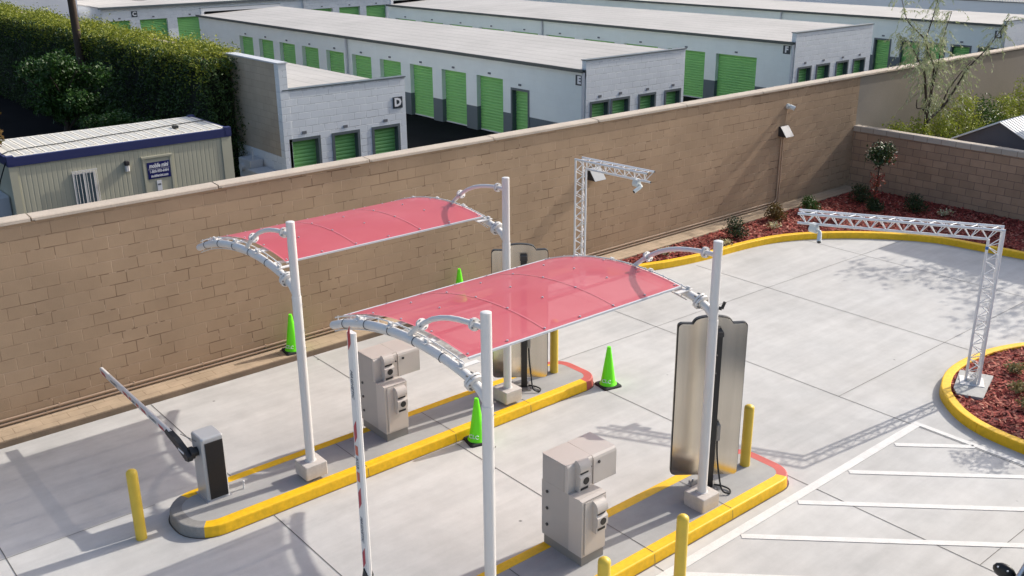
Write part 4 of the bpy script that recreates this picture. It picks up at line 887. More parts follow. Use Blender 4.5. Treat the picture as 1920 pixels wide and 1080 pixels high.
# ------------------------------------------------------------ barrier gates
def gate(loc, raised, label, LL=3.22):
    t = thing("barrier_gate", label, "barrier", loc, group="barrier gates with striped white arms")
    a = MB(); a.bbox(0, 0.31, 0, 0.34, 0.0, 0.93, 0.022); cab = a.build("cabinet", SILVER, t)
    a = MB(); a.box(0.04, 0.285, -0.012, -0.001, 0.03, 0.86)
    for i in range(16): a.box(0.045 + i * 0.0148, 0.051 + i * 0.0148, -0.017, -0.0125, 0.035, 0.855)
    a.build("ribbed_panel", DPANEL, t)
    a = MB(); a.box(-0.02, 0.33, -0.02, 0.36, -0.001, 0.008); a.build("base_flange", CHROME, t)
    hub = Vector((-0.07, 0.16, 0.71))
    a = MB(); a.cyl((-0.004, hub.y, hub.z), (-0.11, hub.y, hub.z), 0.062, 18); a.cyl((-0.06, hub.y, hub.z), (-0.115, hub.y, hub.z), 0.085, 18)
    for i in range(6): an = i * math.pi / 3; a.cyl((-0.118, hub.y + .05 * math.cos(an), hub.z + .05 * math.sin(an)), (-0.109, hub.y + .05 * math.cos(an), hub.z + .05 * math.sin(an)), 0.01, 6)
    a.build("pivot_hub", BLACK, t)
    # arm built along +y, then stood up when raised
    def T(mb):
        if raised:
            c = math.cos(math.radians(raised)); s = math.sin(math.radians(raised))
            mb.v = [(x, hub.y + (y - hub.y) * c - (z - hub.z) * s, hub.z + (y - hub.y) * s + (z - hub.z) * c) for x, y, z in mb.v]
        return mb
    xa, xb = -0.165, -0.115; L0, L1 = 0.52, LL
    a = MB(); hh = 0.052
    a.prism([(hub.y - .10, hub.z - .06), (hub.y + 0.0, hub.z - .085), (hub.y + 0.22, hub.z - 0.01), (hub.y + 0.56, hub.z + 0.045), (hub.y + 0.66, hub.z + 0.075), (hub.y + 0.60, hub.z + 0.135), (hub.y + 0.30, hub.z + 0.115), (hub.y + 0.0, hub.z + 0.045), (hub.y - .09, hub.z + .0)], 'x', xa - 0.012, xb + 0.012)
    T(a).build("arm_bracket", BLACK, t)
    a = MB(); a.box(xa - 0.016, xa - 0.0125, hub.y + 0.02, hub.y + 0.20, hub.z + 0.0, hub.z + 0.03); T(a).build("bracket_label", WHITE, t)
    zc = hub.z + 0.09
    a = MB(); a.prism([(xa, zc - hh + .01), (xa + .01, zc - hh), (xb - .01, zc - hh), (xb, zc - hh + .01), (xb, zc + hh - .012), (xb - .014, zc + hh), (xa + .014, zc + hh), (xa, zc + hh - .012)], 'y', hub.y + L0, hub.y + L1)
    xd0, xd1 = xa - 0.004, xa - 0.0008; h2 = 0.018
    def stripe(y0, y1, mi, sl=0.07):
        z0, z1 = zc - 0.026, zc + 0.016
        a.prism([(y0, z0), (y1 - sl, z0), (y1, z1), (y0 + sl, z1)], 'x', xd0, xd1, mi)
    for y in (0.66, 1.32, 2.02, 2.95): stripe(hub.y + y, hub.y + y + 0.24, 1)
    a.box(xd0, xd1, hub.y + 1.62, hub.y + 1.72, zc - .026, zc + .016, 2); a.box(xd0, xd1, hub.y + 1.90, hub.y + 1.995, zc - .026, zc + .016, 2)
    a.box(xd0, xd1, hub.y + 1.722, hub.y + 1.898, zc - .024, zc + .014, 3)
    for y in (1.0, 2.52):
        tm = textmesh("MAGNETIC", 0.052, (xa - 0.003, hub.y + y + 0.1, zc - 0.004), (0, -1, 0), (0, 0, 1), 0.001, 0.3, spacing=1.1); join(a, tm, 4)
    tm = textmesh("A.U.F.", 0.05, (xa - 0.006, hub.y + 1.81, zc - 0.004), (0, -1, 0), (0, 0, 1), 0.001); join(a, tm, 5)
    T(a).build("boom_arm", [METAL, REDS, ORNG, UTIL, INK, BLACK], t)
    a = MB(); a.tube([(-0.002, hub.y, hub.z + 0.14), (-0.07, hub.y + 0.35, hub.z + 0.13)] if not raised else [(-0.002, hub.y + .05, hub.z + .05), (-0.07, hub.y, hub.z + 0.3)], 0.006, 6); a.build("stay_cable", PLINTH, t)
    return t
gate((4.24, 11.44, 0.15), 0, "silver barrier cabinet with its striped arm lowered across the rear lane")
gate((4.25, 7.08, 0.15), 90, "barrier gate with its striped arm standing straight up by the near island", 3.12)

a = MB(); a.cyl((4.76, 11.46, 0.15), (4.76, 11.46, 0.25), 0.011, 10); a.ball((4.76, 11.46, 0.26), 0.02, 8); tag(a.build("stub_pipe", METAL), "short white stub pipe in the island behind the silver barrier cabinet", "pipe")

# ------------------------------------------------------------ bollards and cones
def bollard_mesh():
    a = MB(); a.lathe([(0.070, 0), (0.070, 1.02), (0.065, 1.045), (0.045, 1.065), (0.02, 1.077), (0.001, 1.08)], n=24); return a
bm = bollard_mesh().mesh("bollard", BOLL)
for i, (x, y, z, s_, lb) in enumerate(((3.32, 11.44, -0.02, 0.90, "yellow bollard alone on the pavement before the rear island"), (10.50, 11.50, 0.14, 0.86, "yellow bollard on the far island beside its menu board"),
        (10.44, 7.42, 0.14, 0.84, "yellow bollard on the near island behind its menu board"), (7.67, 6.22, 0.0, 0.95, "yellow bollard on the pavement before the near island kerb"), (6.42, 6.22, 0.0, 0.95, "yellow bollard at the bottom edge with only its domed top showing"))):
    o = bpy.data.objects.new("bollard", bm); COL.objects.link(o); o.location = (x, y, z); o.scale = (1, 1, s_ / 0.95 if s_ != 0.95 else 1.0); tag(o, lb, "bollard", "yellow bollards around the islands")
def cone():
    t = thing("traffic_cone", "x", "cone", (0, 0, 0), group="lime green traffic cones")
    a = MB(); a.bbox(-0.18, 0.18, -0.18, 0.18, 0, 0.035, 0.03); a.build("base", RUB, t)
    a = MB(); a.lathe([(0.150, 0.03), (0.142, 0.05), (0.132, 0.06), (0.120, 0.10), (0.092, 0.30), (0.052, 0.57), (0.034, 0.69), (0.030, 0.70), (0.030, 0.712)], n=28); a.build("cone_body", CONEG, t)
    d = Vector((-0.75, -0.66, 0)).normalized(); ux = Vector((-d.y, d.x, 0)) ; ux = Vector((0.66, -0.75, 0)); up = Vector((0.20 * 0 - d.x * 0.2, -d.y * 0.2, 1)).normalized()
    textmesh("CLC", 0.085, (d.x * 0.121, d.y * 0.121, 0.12), ux, up, 0.006).build("lettering", WHITE, t)
    return t
c0 = cone(); c0.location = (8.17, 10.66, 0.0); c0["label"] = "lime green cone beside the yellow kerb of the far island"; c0.rotation_euler = (0, 0, -0.25)
for l, r_, lb in (((11.05, 10.74, 0), -0.2, "lime green cone standing in the open lane right of the far island"), ((7.60, 15.36, 0.10), -0.15, "lime green cone on the wall ledge left of the rear canopy's post"), ((11.42, 15.38, 0.10), 0.3, "lime green cone by the tan wall with only its tip above the front canopy")):
    c = copy_tree(c0, l, lb); c.rotation_euler = (0, 0, r_)

# ------------------------------------------------------------ truss gantries and their cameras
def gantry(loc, adir, H, armL, label, plate_rot=0.0, tape=False):
    ang = math.atan2(adir[1], adir[0])
    t = thing("truss_gantry", label, "gantry", loc, ang, group="white lattice camera gantries")
    # local +x = arm direction. triangular truss: two outer chords at +-b, third chord inside
    b = 0.115; dd = 0.19; rc = 0.0225; rb = 0.008
    def lattice(a, p0, p1, q0, q1, step):
        p0, p1, q0, q1 = map(Vector, (p0, p1, q0, q1)); n = max(2, int(round((p1 - p0).length / step))); 
        for i in range(n):
            u, v = i / n, (i + 1) / n; A = p0.lerp(p1, u); B = q0.lerp(q1, (u + v) / 2); C_ = p0.lerp(p1, v); a.cyl(A, B, rb, 6); a.cyl(B, C_, rb, 6)
    a = MB()
    for y in (-b, b): a.cyl((0, y, 0.02), (0, y, H), rc, 12)
    a.cyl((dd, 0, 0.02), (dd, 0, H - dd), rc, 12)
    for y in (-b, b): lattice(a, (0, y, 0.05), (0, y, H - dd), (dd, 0, 0.05), (dd, 0, H - dd), 0.25)
    lattice(a, (0, -b, 0.05), (0, -b, H), (0, b, 0.05), (0, b, H), 0.25)
    a.build("mast", ALU, t)
    a = MB()
    for y in (-b, b): a.cyl((-0.02, y, H), (armL, y, H), rc, 12)
    a.cyl((dd, 0, H - dd), (armL, 0, H - dd), rc, 12)
    for y in (-b, b): lattice(a, (0.08, y, H), (armL - .02, y, H), (0.08, 0, H - dd), (armL - .02, 0, H - dd), 0.25)
    lattice(a, (0.05, -b, H), (armL, -b, H), (0.05, b, H), (armL, b, H), 0.30)
    ar = a.build("boom", ALU, t)
    a = MB()
    for y, z in ((-b, H), (b, H), (0, H - dd)): a.cyl((armL, y, z), (armL + .004, y, z), rc * .82, 12)
    each(a, "chord_end", BLACK, ar)
    a = MB(); a.box(-0.09, 0.28, -0.19, 0.19, 0, 0.012); fp = a.build("foot_plate", METAL, t)
    a = MB()
    for y in (-b, b): a.prism([(0.03, 0.012), (0.14, 0.012), (0.03, 0.16)], 'y', y - 0.006, y + 0.006)
    a.box(0.05, 0.17, -0.03, 0.03, 0.012, 0.06); each(a, "gusset", METAL, fp)
    if tape: a = MB(); a.cyl((dd, 0, H - dd - .17), (dd, 0, H - dd - .12), rc + .002, 12); a.build("tape_band", BLUET, t)
    return t, ang
def gcam(base, ang, label, tilt):
    """bullet camera in its junction box, hung from a boom's lower chord"""
    t = thing("surveillance_camera", label, "camera", base, ang, group="bullet cameras hung from the gantries")
    a = MB(); a.cyl((0, -0.10, -0.09), (0, 0.06, -0.09), 0.085, 8); a.box(-0.07, 0.07, -0.08, 0.05, -0.05, 0.03); a.build("junction_box", CAMW, t)
    a = MB(); a.tube([(0, -0.10, -0.10), (0.02, -0.16, -0.12), (0.0, -0.19, -0.15)], 0.028, 10); a.build("swivel", CAMW, t)
    d = Vector(tilt).normalized(); p0 = Vector((0.0, -0.17, -0.14)); a = MB(); a.cyl(p0, p0 + d * 0.21, 0.042, 16); a.cyl(p0 + d * .05, p0 + d * 0.24, 0.047, 16); h = a.build("camera_body", CAMW, t)
    a = MB(); a.cyl(p0 + d * 0.241, p0 + d * 0.246, 0.038, 16); a.build("lens", BLACK, h)
    t.scale = (0.8, 0.8, 0.8); return t
H1 = 2.66
gR, angR = gantry((15.54, 6.58, 0.152), (-0.50, 0.866), H1, 3.12, "white lattice gantry on a concrete pad in the mulch planter", tape=True)
gL, angL = gantry((14.09, 14.70, 0.0), (0.085, -1.0), 2.80, 1.86, "white lattice gantry near the tan wall behind the front canopy")
def along(loc, ang, d, s, z): return (loc[0] + d * math.cos(ang) - s * math.sin(ang), loc[1] + d * math.sin(ang) + s * math.cos(ang), z)
gcam(along((15.54, 6.58), angR, 2.86, 0.0, 0.152 + H1 - 0.20), 0.0, "pale bullet camera under the near gantry's boom tip", (-0.55, -0.35, -0.5))
gcam(along((14.09, 14.70), angL, 1.50, 0.0, 2.80 - 0.20), 0.0, "pale bullet camera under the rear gantry's boom tip", (-0.75, 0.1, -0.35))
pp = [(14.88, 6.60), (15.03, 6.24), (15.98, 6.53), (15.80, 7.02), (15.06, 6.75)]
a = MB(); a.prism(pp, 'z', 0.06, 0.1535)
tag(a.build("concrete_pad", PADM), "grey concrete pad under the gantry in the mulch planter", "pad")

# ------------------------------------------------------------ vegetation
rng = np.random.default_rng(11)
def blob_points(n, c, r, shell=0.55, lumps=0.0):
    d = rng.normal(size=(n, 3)); d /= np.linalg.norm(d, axis=1)[:, None]; rad = rng.uniform(shell, 1.0, n) ** 0.7
    if lumps:
        rad = rad * (1 + lumps * np.sin(d[:, 0] * 5 + c[0]) * np.sin(d[:, 1] * 6 + c[1] * 3) + lumps * .6 * np.sin(d[:, 2] * 7 + 2 * c[0]))
    return np.array(c) + d * rad[:, None] * np.array(r)
# hedge against block D's boundary wall
hd = thing("hedge", "tall dense clipped hedge with yellow green new growth along its top", "hedge", (12.3, 28, 0), world=True)
YA, YB = 28.0, 60.0
a = MB(); a.box(11.98, 12.80, YA + 0.35, YB, 0, 3.66); a.build("hedge_core", HCORE, hd)
def hn(y, z, f=1.0): return 0.16 * math.sin(y * 2.1 * f + z * 1.3) * math.sin(z * 2.3 + y * .7) + 0.10 * math.sin(y * 5.3 + z * 4.1)
n = 46000; ys = YA + (YB - YA) * rng.beta(1.0, 1.25, n); zs = rng.uniform(0, 3.85, n); xs = np.array([11.86 + hn(y, z) for y, z in zip(ys, zs)]) + rng.uniform(-0.12, 0.22, n)
L1 = leaves(np.stack([xs, ys, zs], 1), 0.095, rng, 0.5, up=0.15)
n = 3500; ze = rng.uniform(0.1, 3.8, n); xe = rng.uniform(11.8, 12.95, n); ye = YA + 0.1 + np.array([hn(x_ * 3, z_) for x_, z_ in zip(xe, ze)]) - rng.exponential(0.10, n); join(L1, leaves(np.stack([xe, ye, ze], 1), 0.09, rng, 0.4))
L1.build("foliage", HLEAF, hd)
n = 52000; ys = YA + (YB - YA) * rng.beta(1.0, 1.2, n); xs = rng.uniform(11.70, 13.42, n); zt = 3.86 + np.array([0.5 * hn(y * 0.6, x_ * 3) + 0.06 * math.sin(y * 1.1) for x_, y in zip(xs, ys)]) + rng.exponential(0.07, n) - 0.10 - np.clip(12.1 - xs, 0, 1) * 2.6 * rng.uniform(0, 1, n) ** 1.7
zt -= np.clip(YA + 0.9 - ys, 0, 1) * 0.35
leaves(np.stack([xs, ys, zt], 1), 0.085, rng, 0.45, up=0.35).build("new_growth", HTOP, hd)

def twig_tree(t, trunk, branches, M=BARK, name="trunk"):
    a = MB(); a.tube(*trunk)
    for pts, rs in branches: a.tube(pts, rs, 7)
    return a.build(name, M, t)
# shaded broadleaf tree in front of the hedge
t = thing("broadleaf_tree", "green broadleaf tree in shade in front of the hedge, left of the utility pole", "tree", (9.3, 33, 0), world=True)
a = MB(); a.tube([(9.3, 33, 0), (9.25, 33.05, 1.2), (9.4, 33, 2.4), (9.35, 33, 3.1)], [0.12, 0.09, 0.06, 0.03], 10)
for k in range(9): an = k * 0.7; a.tube([(9.32, 33, 1.4 + k * .15), (9.32 + .6 * math.cos(an), 33 + .6 * math.sin(an), 2.1 + k * .12), (9.32 + 1.1 * math.cos(an), 33 + 1.0 * math.sin(an), 2.6 + k * .1)], [0.035, 0.02, 0.01], 6)
a.build("trunk", BARK, t)
P_ = np.concatenate([blob_points(900, (9.35 + 1.15 * math.cos(k * 2.4) * (k % 3) / 2.2, 33 + 1.0 * math.sin(k * 2.4) * (k % 3) / 2.2, 2.0 + 0.21 * (k % 8)), (0.55, 0.55, 0.38), 0.2, 0.2) for k in range(16)])
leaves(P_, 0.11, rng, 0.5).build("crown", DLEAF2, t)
for tt_, tl in (((5.2, 40.0, 0), "broadleaf tree added to darken the far left edge above the container roof"), ((7.0, 44.5, 0), "broadleaf tree added to darken the ground farthest back by the hedge"), ((9.9, 30.2, 0), "low broadleaf tree added as dark filler directly behind the container")):  # extra trees added to darken the ground behind the container
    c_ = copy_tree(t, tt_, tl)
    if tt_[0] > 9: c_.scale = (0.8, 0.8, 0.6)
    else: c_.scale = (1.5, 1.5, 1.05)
# bronze foliage poking in from the left edge
t = thing("young_tree", "bronze leaved tree reaching in at the left edge above the container", "tree", (4.9, 25.9, 0), world=True)
a = MB(); a.tube([(4.9, 25.9, 0), (5.0, 25.9, 2.0), (5.2, 26, 3.3)], [0.07, 0.05, 0.02], 8); a.build("trunk", BARK, t)
P_ = np.concatenate([blob_points(420, (5.0 + 0.3 * math.cos(k * 2.1), 26 + .4 * math.sin(k * 2.1), 2.7 + 0.22 * (k % 6)), (0.55, 0.5, 0.32), 0.2, 0.2) for k in range(10)]); leaves(P_, 0.13, rng, 0.35).build("crown", OLEAF, t)
# utility pole with wires
t = thing("utility_pole", "dark leaning wooden utility pole rising in front of the hedge", "utility pole", (11.55, 38.9, 0), world=True)
a = MB(); a.tube([(11.75, 38.9, 0), (11.7, 38.6, 3.0), (11.62, 38.4, 5.5), (11.5, 38.1, 9.5)], [0.16, 0.145, 0.13, 0.11], 14); a.build("shaft", POLEW, t)
a = MB(); a.box(10.5, 12.5, 38.0, 38.1, 8.9, 9.02); a.build("crossarm", POLEW, t)
for k, (p0, p1, sag) in enumerate((((11.6, 38.3, 7.6), (40, 80, 7.6), 1.2), ((11.6, 38.2, 7.0), (-12, 70, 6.4), 1.6), ((11.6, 38.2, 6.4), (24, 63.7, 3.3), 0.6))):
    a = MB(); A_, B_ = Vector(p0), Vector(p1); a.tube([A_.lerp(B_, q / 12) - Vector((0, 0, sag * 4 * (q / 12) * (1 - q / 12))) for q in range(13)], 0.014, 5)
    tag(a.build("overhead_wire", RUB), ("overhead wire leading away over the far roofs", "overhead wire crossing the pale warehouse at upper left", "service wire dropping to the corner of block C")[k], "wire", "wires from the utility pole")

# wispy multi-stem tree beyond the end wall
t = thing("wispy_tree", "wispy multi stemmed tree with sparse drooping foliage beyond the end wall", "tree", (28.5, 14.8, 0), world=True)
Y = 14.8
stems = [([(28.5, Y, 0), (28.53, Y, 1.7), (28.52, Y, 2.5), (28.40, Y - .05, 3.30), (28.09, Y, 3.79), (27.78, Y, 4.19), (27.2, Y, 4.5), (26.61, Y, 4.85), (26.1, Y, 5.6)], [.06, .05, .04, .032, .025, .02, .016, .012, .006]),
         ([(28.45, Y + .05, 0), (28.42, Y, 1.8), (28.12, Y, 2.87), (27.85, Y - .05, 3.3), (27.59, Y, 3.6), (27.0, Y, 4.1), (26.4, Y, 4.35)], [.05, .045, .035, .026, .02, .014, .006]),
         ([(27.78, Y, 4.19), (28.0, Y, 4.7), (28.2, Y, 5.3), (28.5, Y, 6.0)], [.02, .016, .01, .005]),
         ([(28.52, Y, 2.5), (28.62, Y, 3.1), (28.72, Y, 3.6), (29.0, Y + .1, 4.2), (29.1, Y, 4.9)], [.03, .026, .02, .014, .006]),
         ([(28.55, Y, 1.8), (28.95, Y, 1.95), (29.5, Y, 2.2), (29.99, Y, 2.62), (30.59, Y, 3.15), (31.63, Y, 3.65), (32.3, Y, 4.1), (32.9, Y, 4.5)], [.045, .04, .035, .03, .024, .018, .012, .006]),
         ([(29.3, Y, 2.05), (29.45, Y, 2.5), (30.1, Y, 3.0), (30.75, Y, 3.35)], [.025, .02, .016, .01]),
         ([(28.45, Y, 2.0), (28.1, Y, 2.2), (27.8, Y, 2.25), (27.75, Y, 2.5)], [.03, .025, .018, .014])]
a = MB()
for pts, rs in stems: sp_ = smooth_path(pts, 3); a.tube(sp_, [float(np.interp(i, np.linspace(0, len(sp_) - 1, len(rs)), rs)) for i in range(len(sp_))], 7)
anch = [Vector(p) for pts, rs in stems[:6] for p in smooth_path(pts, 4)[6:]]
lf_pts = []; lf_dir = []
rp = random.Random(5); TW = MB(); WTWIG = mat("pale twigs", (0.24, 0.25, 0.13), 0.7)
for k in range(420):
    A_ = rp.choice(anch); d = Vector((rp.uniform(-1, 1), rp.uniform(-.7, .7), rp.uniform(-.1, .9))); L = rp.uniform(.35, 1.0); pts = [A_ + d * (L * s_) + Vector((0, 0, -0.75 * L * s_ * s_)) for s_ in (0, .3, .6, .85, 1)]
    TW.tube(pts, [.004, .0035, .003, .0025, .002], 4, caps=False)
    for s_ in range(14):
        u = rp.uniform(.25, 1); i = min(3, int(u * 4)); q = pts[i].lerp(pts[i + 1], u * 4 - i if i < 3 else rp.random()); lf_pts.append(q); lf_dir.append((d * .5 + Vector((rp.uniform(-.5, .5), rp.uniform(-.5, .5), -.8))).normalized())
TW.build("twigs", WTWIG, t); a.build("stems", BARK, t)
a = MB()
for q, d in zip(lf_pts, lf_dir):
    s_ = rp.uniform(.07, .14); e = d.cross(Vector((rp.random() - .5, rp.random() - .5, rp.random() - .5))).normalized() * .012; a.v += [tuple(q), tuple(q + d * s_ * .5 + e), tuple(q + d * s_), tuple(q + d * s_ * .5 - e)]; n_ = len(a.v) - 4; a.f.append((n_, n_ + 1, n_ + 2, n_ + 3)); a.m.append(0); a.sm.append(False)
a.build("foliage", WLEAF, t)
# yellow green bushes behind the end wall
def bush(x, y, z, r, M, label, n=1500, size=0.085, name="bush", group=None, stems=True, asp=0.35, base=0.0):
    t = thing(name, label, "bush", (x, y, base), group=group, world=True)
    if stems:
        a = MB()
        for k in range(6): an = k * 1.05; a.tube([(x, y, base), (x + r[0] * .4 * math.cos(an), y + r[1] * .4 * math.sin(an), base + (z - base) * .6), (x + r[0] * .6 * math.cos(an), y + r[1] * .6 * math.sin(an), z + r[2] * .4)], [.02, .012, .005], 5)
        a.build("stems", BARK, t)
    P_ = np.concatenate([blob_points(n // 5, (x + r[0] * .45 * math.cos(k * 2.5) * (k > 0), y + r[1] * .45 * math.sin(k * 2.5) * (k > 0), z + r[2] * (.35 if k in (0, 3) else -.1 - .1 * k % .3)), (r[0] * .62, r[1] * .62, r[2] * .72), 0.25, 0.18) for k in range(5)])
    leaves(P_, size, rng, asp).build("foliage", M, t); return t
grp = "yellow green bushes behind the end wall"
for i, (x, r, z, lb) in enumerate(((27.0, .62, 1.45, "short yellow green bush nearest the wall corner, left of the wispy tree stems"), (28.2, .7, 1.35, "bush at the foot of the wispy tree's stems"), (29.5, .85, 1.55, "bushy mound just right of the wispy tree's stems"),
        (30.9, .95, 1.75, "tallest yellow green bush, halfway between wispy tree and dark shed"), (32.2, .9, 1.5, "darker bush behind the left slope of the dark shed"), (33.6, .9, 1.5, "bush behind the peak of the dark shed"), (35.0, .95, 1.7, "bright topped bush at the right edge beyond the shed"))):
    bush(x, 14.75, z * .80, (r, .65, z * .58), SLEAF if i not in (4,) else TLEAF, lb, 3400, 0.085, group=grp)
# shed roof
t = thing("garden_shed", "dark gabled shed with ribbed pale metal roof beyond the end wall", "shed", (27.2, 12, 0), world=True)
a = MB(); yc, zc_ = 11.98, 2.30; hw_ = 1.15; ze_ = 1.72
a.prism([(yc - hw_, 0), (yc + hw_, 0), (yc + hw_, ze_), (yc, zc_), (yc - hw_, ze_)], 'x', 27.1, 31.0); a.build("walls", SHEDW, t)
a = MB(); sl_ = (zc_ - ze_) / hw_
for sgn in (-1, 1):
    a.add([(26.98, yc, zc_ + .03), (31.1, yc, zc_ + .03), (31.1, yc + sgn * (hw_ + .15), ze_ - .15 * sl_ + .03), (26.98, yc + sgn * (hw_ + .15), ze_ - .15 * sl_ + .03), (26.98, yc, zc_ + .004), (31.1, yc, zc_ + .004), (31.1, yc + sgn * (hw_ + .15), ze_ - .15 * sl_ + .004), (26.98, yc + sgn * (hw_ + .15), ze_ - .15 * sl_ + .004)], [(0, 1, 2, 3), (4, 7, 6, 5), (0, 3, 7, 4), (3, 2, 6, 7), (1, 5, 6, 2)])
    for i in range(26): x = 27.02 + i * 0.16; a.add([(x, yc, zc_ + .031), (x + .03, yc, zc_ + .055), (x + .06, yc, zc_ + .031), (x, yc + sgn * (hw_ + .15), ze_ - .15 * sl_ + .031), (x + .03, yc + sgn * (hw_ + .15), ze_ - .15 * sl_ + .055), (x + .06, yc + sgn * (hw_ + .15), ze_ - .15 * sl_ + .031)], [(0, 1, 4, 3), (1, 2, 5, 4)])
a.build("roof", SHEDR, t)

# photinia standard in the bed
t = thing("photinia_tree", "young round headed photinia with red lower leaves in the corner bed", "small tree", (24.0, 13.63, 0.07), world=True)
a = MB(); a.tube([(24.0, 13.63, 0.07), (24.03, 13.62, 0.8), (24.05, 13.63, 1.5)], [.03, .026, .015], 8)
for k in range(10): an = k * 2.1; a.tube([(24.03, 13.62, 1.2), (24.03 + .2 * math.cos(an), 13.62 + .2 * math.sin(an), 1.55 + .03 * k)], [.01, .004], 5)
a.build("trunk", BARK, t)
leaves(np.concatenate([blob_points(1100, (24.05, 13.62, 1.62), (.40, .38, .36), .1, .2)]), 0.085, rng, .5).build("crown", DLEAF, t)
leaves(np.concatenate([blob_points(150, (24.03, 13.62, 0.95), (.22, .22, .30), .1), blob_points(60, (24.3, 13.45, 1.5), (.2, .2, .3), .1), blob_points(70, (24.0, 13.62, .4), (.16, .16, .35), .1)]), 0.08, rng, .5).build("red_leaves", RLEAF, t)
leaves(blob_points(25, (24.05, 13.62, 1.68), (.42, .40, .36), .8), 0.055, rng, .9).build("blossom", FLOWERW, t)
g2 = "low dark shrubs in the corner bed"
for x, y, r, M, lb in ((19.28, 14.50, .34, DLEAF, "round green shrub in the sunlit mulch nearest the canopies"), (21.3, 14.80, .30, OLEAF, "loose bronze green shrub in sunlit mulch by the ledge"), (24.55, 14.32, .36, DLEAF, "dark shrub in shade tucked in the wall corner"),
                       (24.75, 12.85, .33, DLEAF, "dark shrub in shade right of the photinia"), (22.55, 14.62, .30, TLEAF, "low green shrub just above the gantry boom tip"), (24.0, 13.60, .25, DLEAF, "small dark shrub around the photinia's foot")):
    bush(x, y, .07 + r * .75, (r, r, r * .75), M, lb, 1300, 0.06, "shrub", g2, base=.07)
def posy(x, y, z, label, group, M=FLEAF, r=.22, n=150, size=.05):
    t = thing("flowering_plant", label, "plant", (x, y, z), group=group, world=True)
    a = MB()
    for k in range(7): an = k * .9; a.tube([(x, y, z), (x + r * .7 * math.cos(an), y + r * .7 * math.sin(an), z + .14)], [.006, .003], 4)
    a.build("stems", TLEAF, t); leaves(blob_points(n, (x, y, z + .12), (r, r, .10), .1), size, rng, .6).build("blossom", M, t)
g3 = "small pale flowering plants in the corner bed"
for x, y, lb in ((18.5, 14.22, "cream flowered plant between the kerb and the round green shrub"), (20.6, 14.35, "cream flowered plant beside the bronze green shrub"), (16.95, 14.72, "sparse flowering plant at the bed's narrow left end"), (24.9, 12.1, "pale plant in the shaded mulch near the end wall")): posy(x, y, .07, lb, g3)
g4 = "dry tufted plants in the planter"
for x, y, lb in ((16.45, 6.38, "dry tufted plant farthest back in the right planter"), (15.72, 5.98, "greenish tufted plant in the middle of the right planter"), (15.25, 5.62, "dry tufted plant nearest the front kerb of the planter")): posy(x, y, .105, lb, g4, DRYL, .2, 260, .05)
# trees standing just outside the frame whose shade falls on the drive
def shade_tree(x, y, h, r, label, n, leafs=0.14, seed=3, kind="tree"):
    t = thing("street_tree" if kind == "tree" else "planter_tree", label, "tree", (x, y, 0), world=True); q = random.Random(seed)
    a = MB(); a.tube([(x, y, 0), (x + .05, y, h * .3), (x, y + .05, h * .55)], [r * .06, r * .045, r * .03], 10)
    P_ = []
    for k in range(16):
        an = k * 2.4; rr2 = r * math.sqrt((k + 1) / 16) * .85; c = (x + rr2 * math.cos(an), y + rr2 * math.sin(an), h * (.62 + .3 * q.random())); a.tube([(x, y, h * .45), ((x + c[0]) / 2, (y + c[1]) / 2, h * .62), c], [r * .02, r * .012, r * .004], 6)
        P_.append(blob_points(n // 16, c, (r * .36, r * .36, r * .22), .1, .2))
    a.build("trunk", BARK, t); leaves(np.concatenate(P_), leafs, rng, .5).build("crown", TLEAF, t)
shade_tree(29.9, 8.0, 7.0, 3.0, "leafy tree beyond the end wall whose shade dapples the drive", 3000, 0.15)
shade_tree(16.9, 4.75, 2.5, 0.8, "small leafy tree in the right planter", 2300, 0.08, 8, "planter")
nb = thing("shadow_house", "unseen stucco house added beyond the end wall to shade the corner", "building", (30, 4, 0), world=True)  # unseen house, added to cast the straight shade edge at the corner
a = MB(); a.box(30.2, 38, 7.4, 10.85, 0, 5.6); a.build("walls", STUC, nb)
a = MB(); a.box(30.0, 38.2, 7.2, 10.95, 5.602, 5.8); a.build("roof", SHEDR, nb)

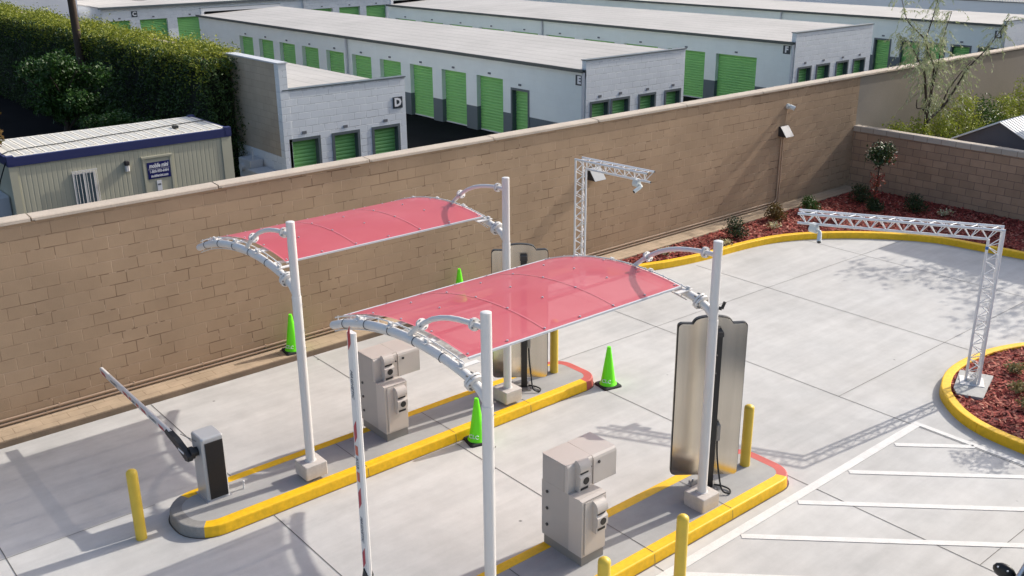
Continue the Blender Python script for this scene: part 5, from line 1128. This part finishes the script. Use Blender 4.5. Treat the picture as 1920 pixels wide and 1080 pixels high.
# ------------------------------------------------------------ car at the lower right edge
t = thing("parked_car", "dark car with black door mirror and silver window trim at the lower right edge", "car", (11.0, 2.25, 0), world=True)
yb0, yb1 = 1.40, 3.27
a = MB(); prof = [(8.2, .40), (8.22, .85), (8.45, 1.0), (9.20, 1.03), (13.2, 1.03), (13.3, .95), (13.3, .38), (13.0, .30), (8.5, .30)]
a.prism(prof, 'y', yb0, yb1); a.build("body", CARP, t)
a = MB(); n8 = [(9.24, yb0 + .05, yb1 - .05, 1.032), (13.2, yb0 + .05, yb1 - .05, 1.032), (13.0, yb0 + .16, yb1 - .14, 1.62), (9.56, yb0 + .16, yb1 - .14, 1.62)]
vs = []
for x, ya_, yb_, z in n8: vs += [(x, ya_, z), (x, yb_, z)]
a.add(vs, [(0, 1, 3, 2), (0, 2, 4, 6), (1, 7, 5, 3), (2, 3, 5, 4), (0, 6, 7, 1), (6, 4, 5, 7)]); a.build("cabin_glass", CARG, t)
a = MB(); a.bbox(9.54, 13.02, yb0 + .15, yb1 - .13, 1.621, 1.66, .02); a.build("roof", CARP, t)
a = MB(); a.tube(smooth_path([(9.22, yb1 - .03, 1.03), (9.32, yb1 - .06, 1.2), (9.44, yb1 - .10, 1.42), (9.58, yb1 - .125, 1.60), (10.2, yb1 - .13, 1.64), (12.9, yb1 - .13, 1.63)], 4), .024, 8); a.build("window_trim", CHROME, t)
a = MB(); a.ball((9.45, 3.42, 1.02), (.055, .12, .085), 14); a.cyl((9.47, 3.16, 1.0), (9.46, 3.36, 1.0), .03, 8); mr_ = a.build("door_mirror", BLACK, t)
a = MB(); a.ball((9.40, 3.37, 1.07), .011, 6); q = a.build("mirror_screw", WHITE); q.parent = mr_; q.location = tuple(-c for c in t.location)
a = MB(); a.ball((9.40, 3.47, 1.07), .011, 6); q = a.build("mirror_screw", WHITE); q.parent = mr_; q.location = tuple(-c for c in t.location)
for x in (8.95, 12.4):
    for y in (yb0 + .03, yb1 - .22):
        a = MB(); a.cyl((x, y, .33), (x, y + .2, .33), .33, 24); wh = a.build("wheel", RUB, t)
for o in bpy.data.objects:
    if "_w" in o: del o["_w"]
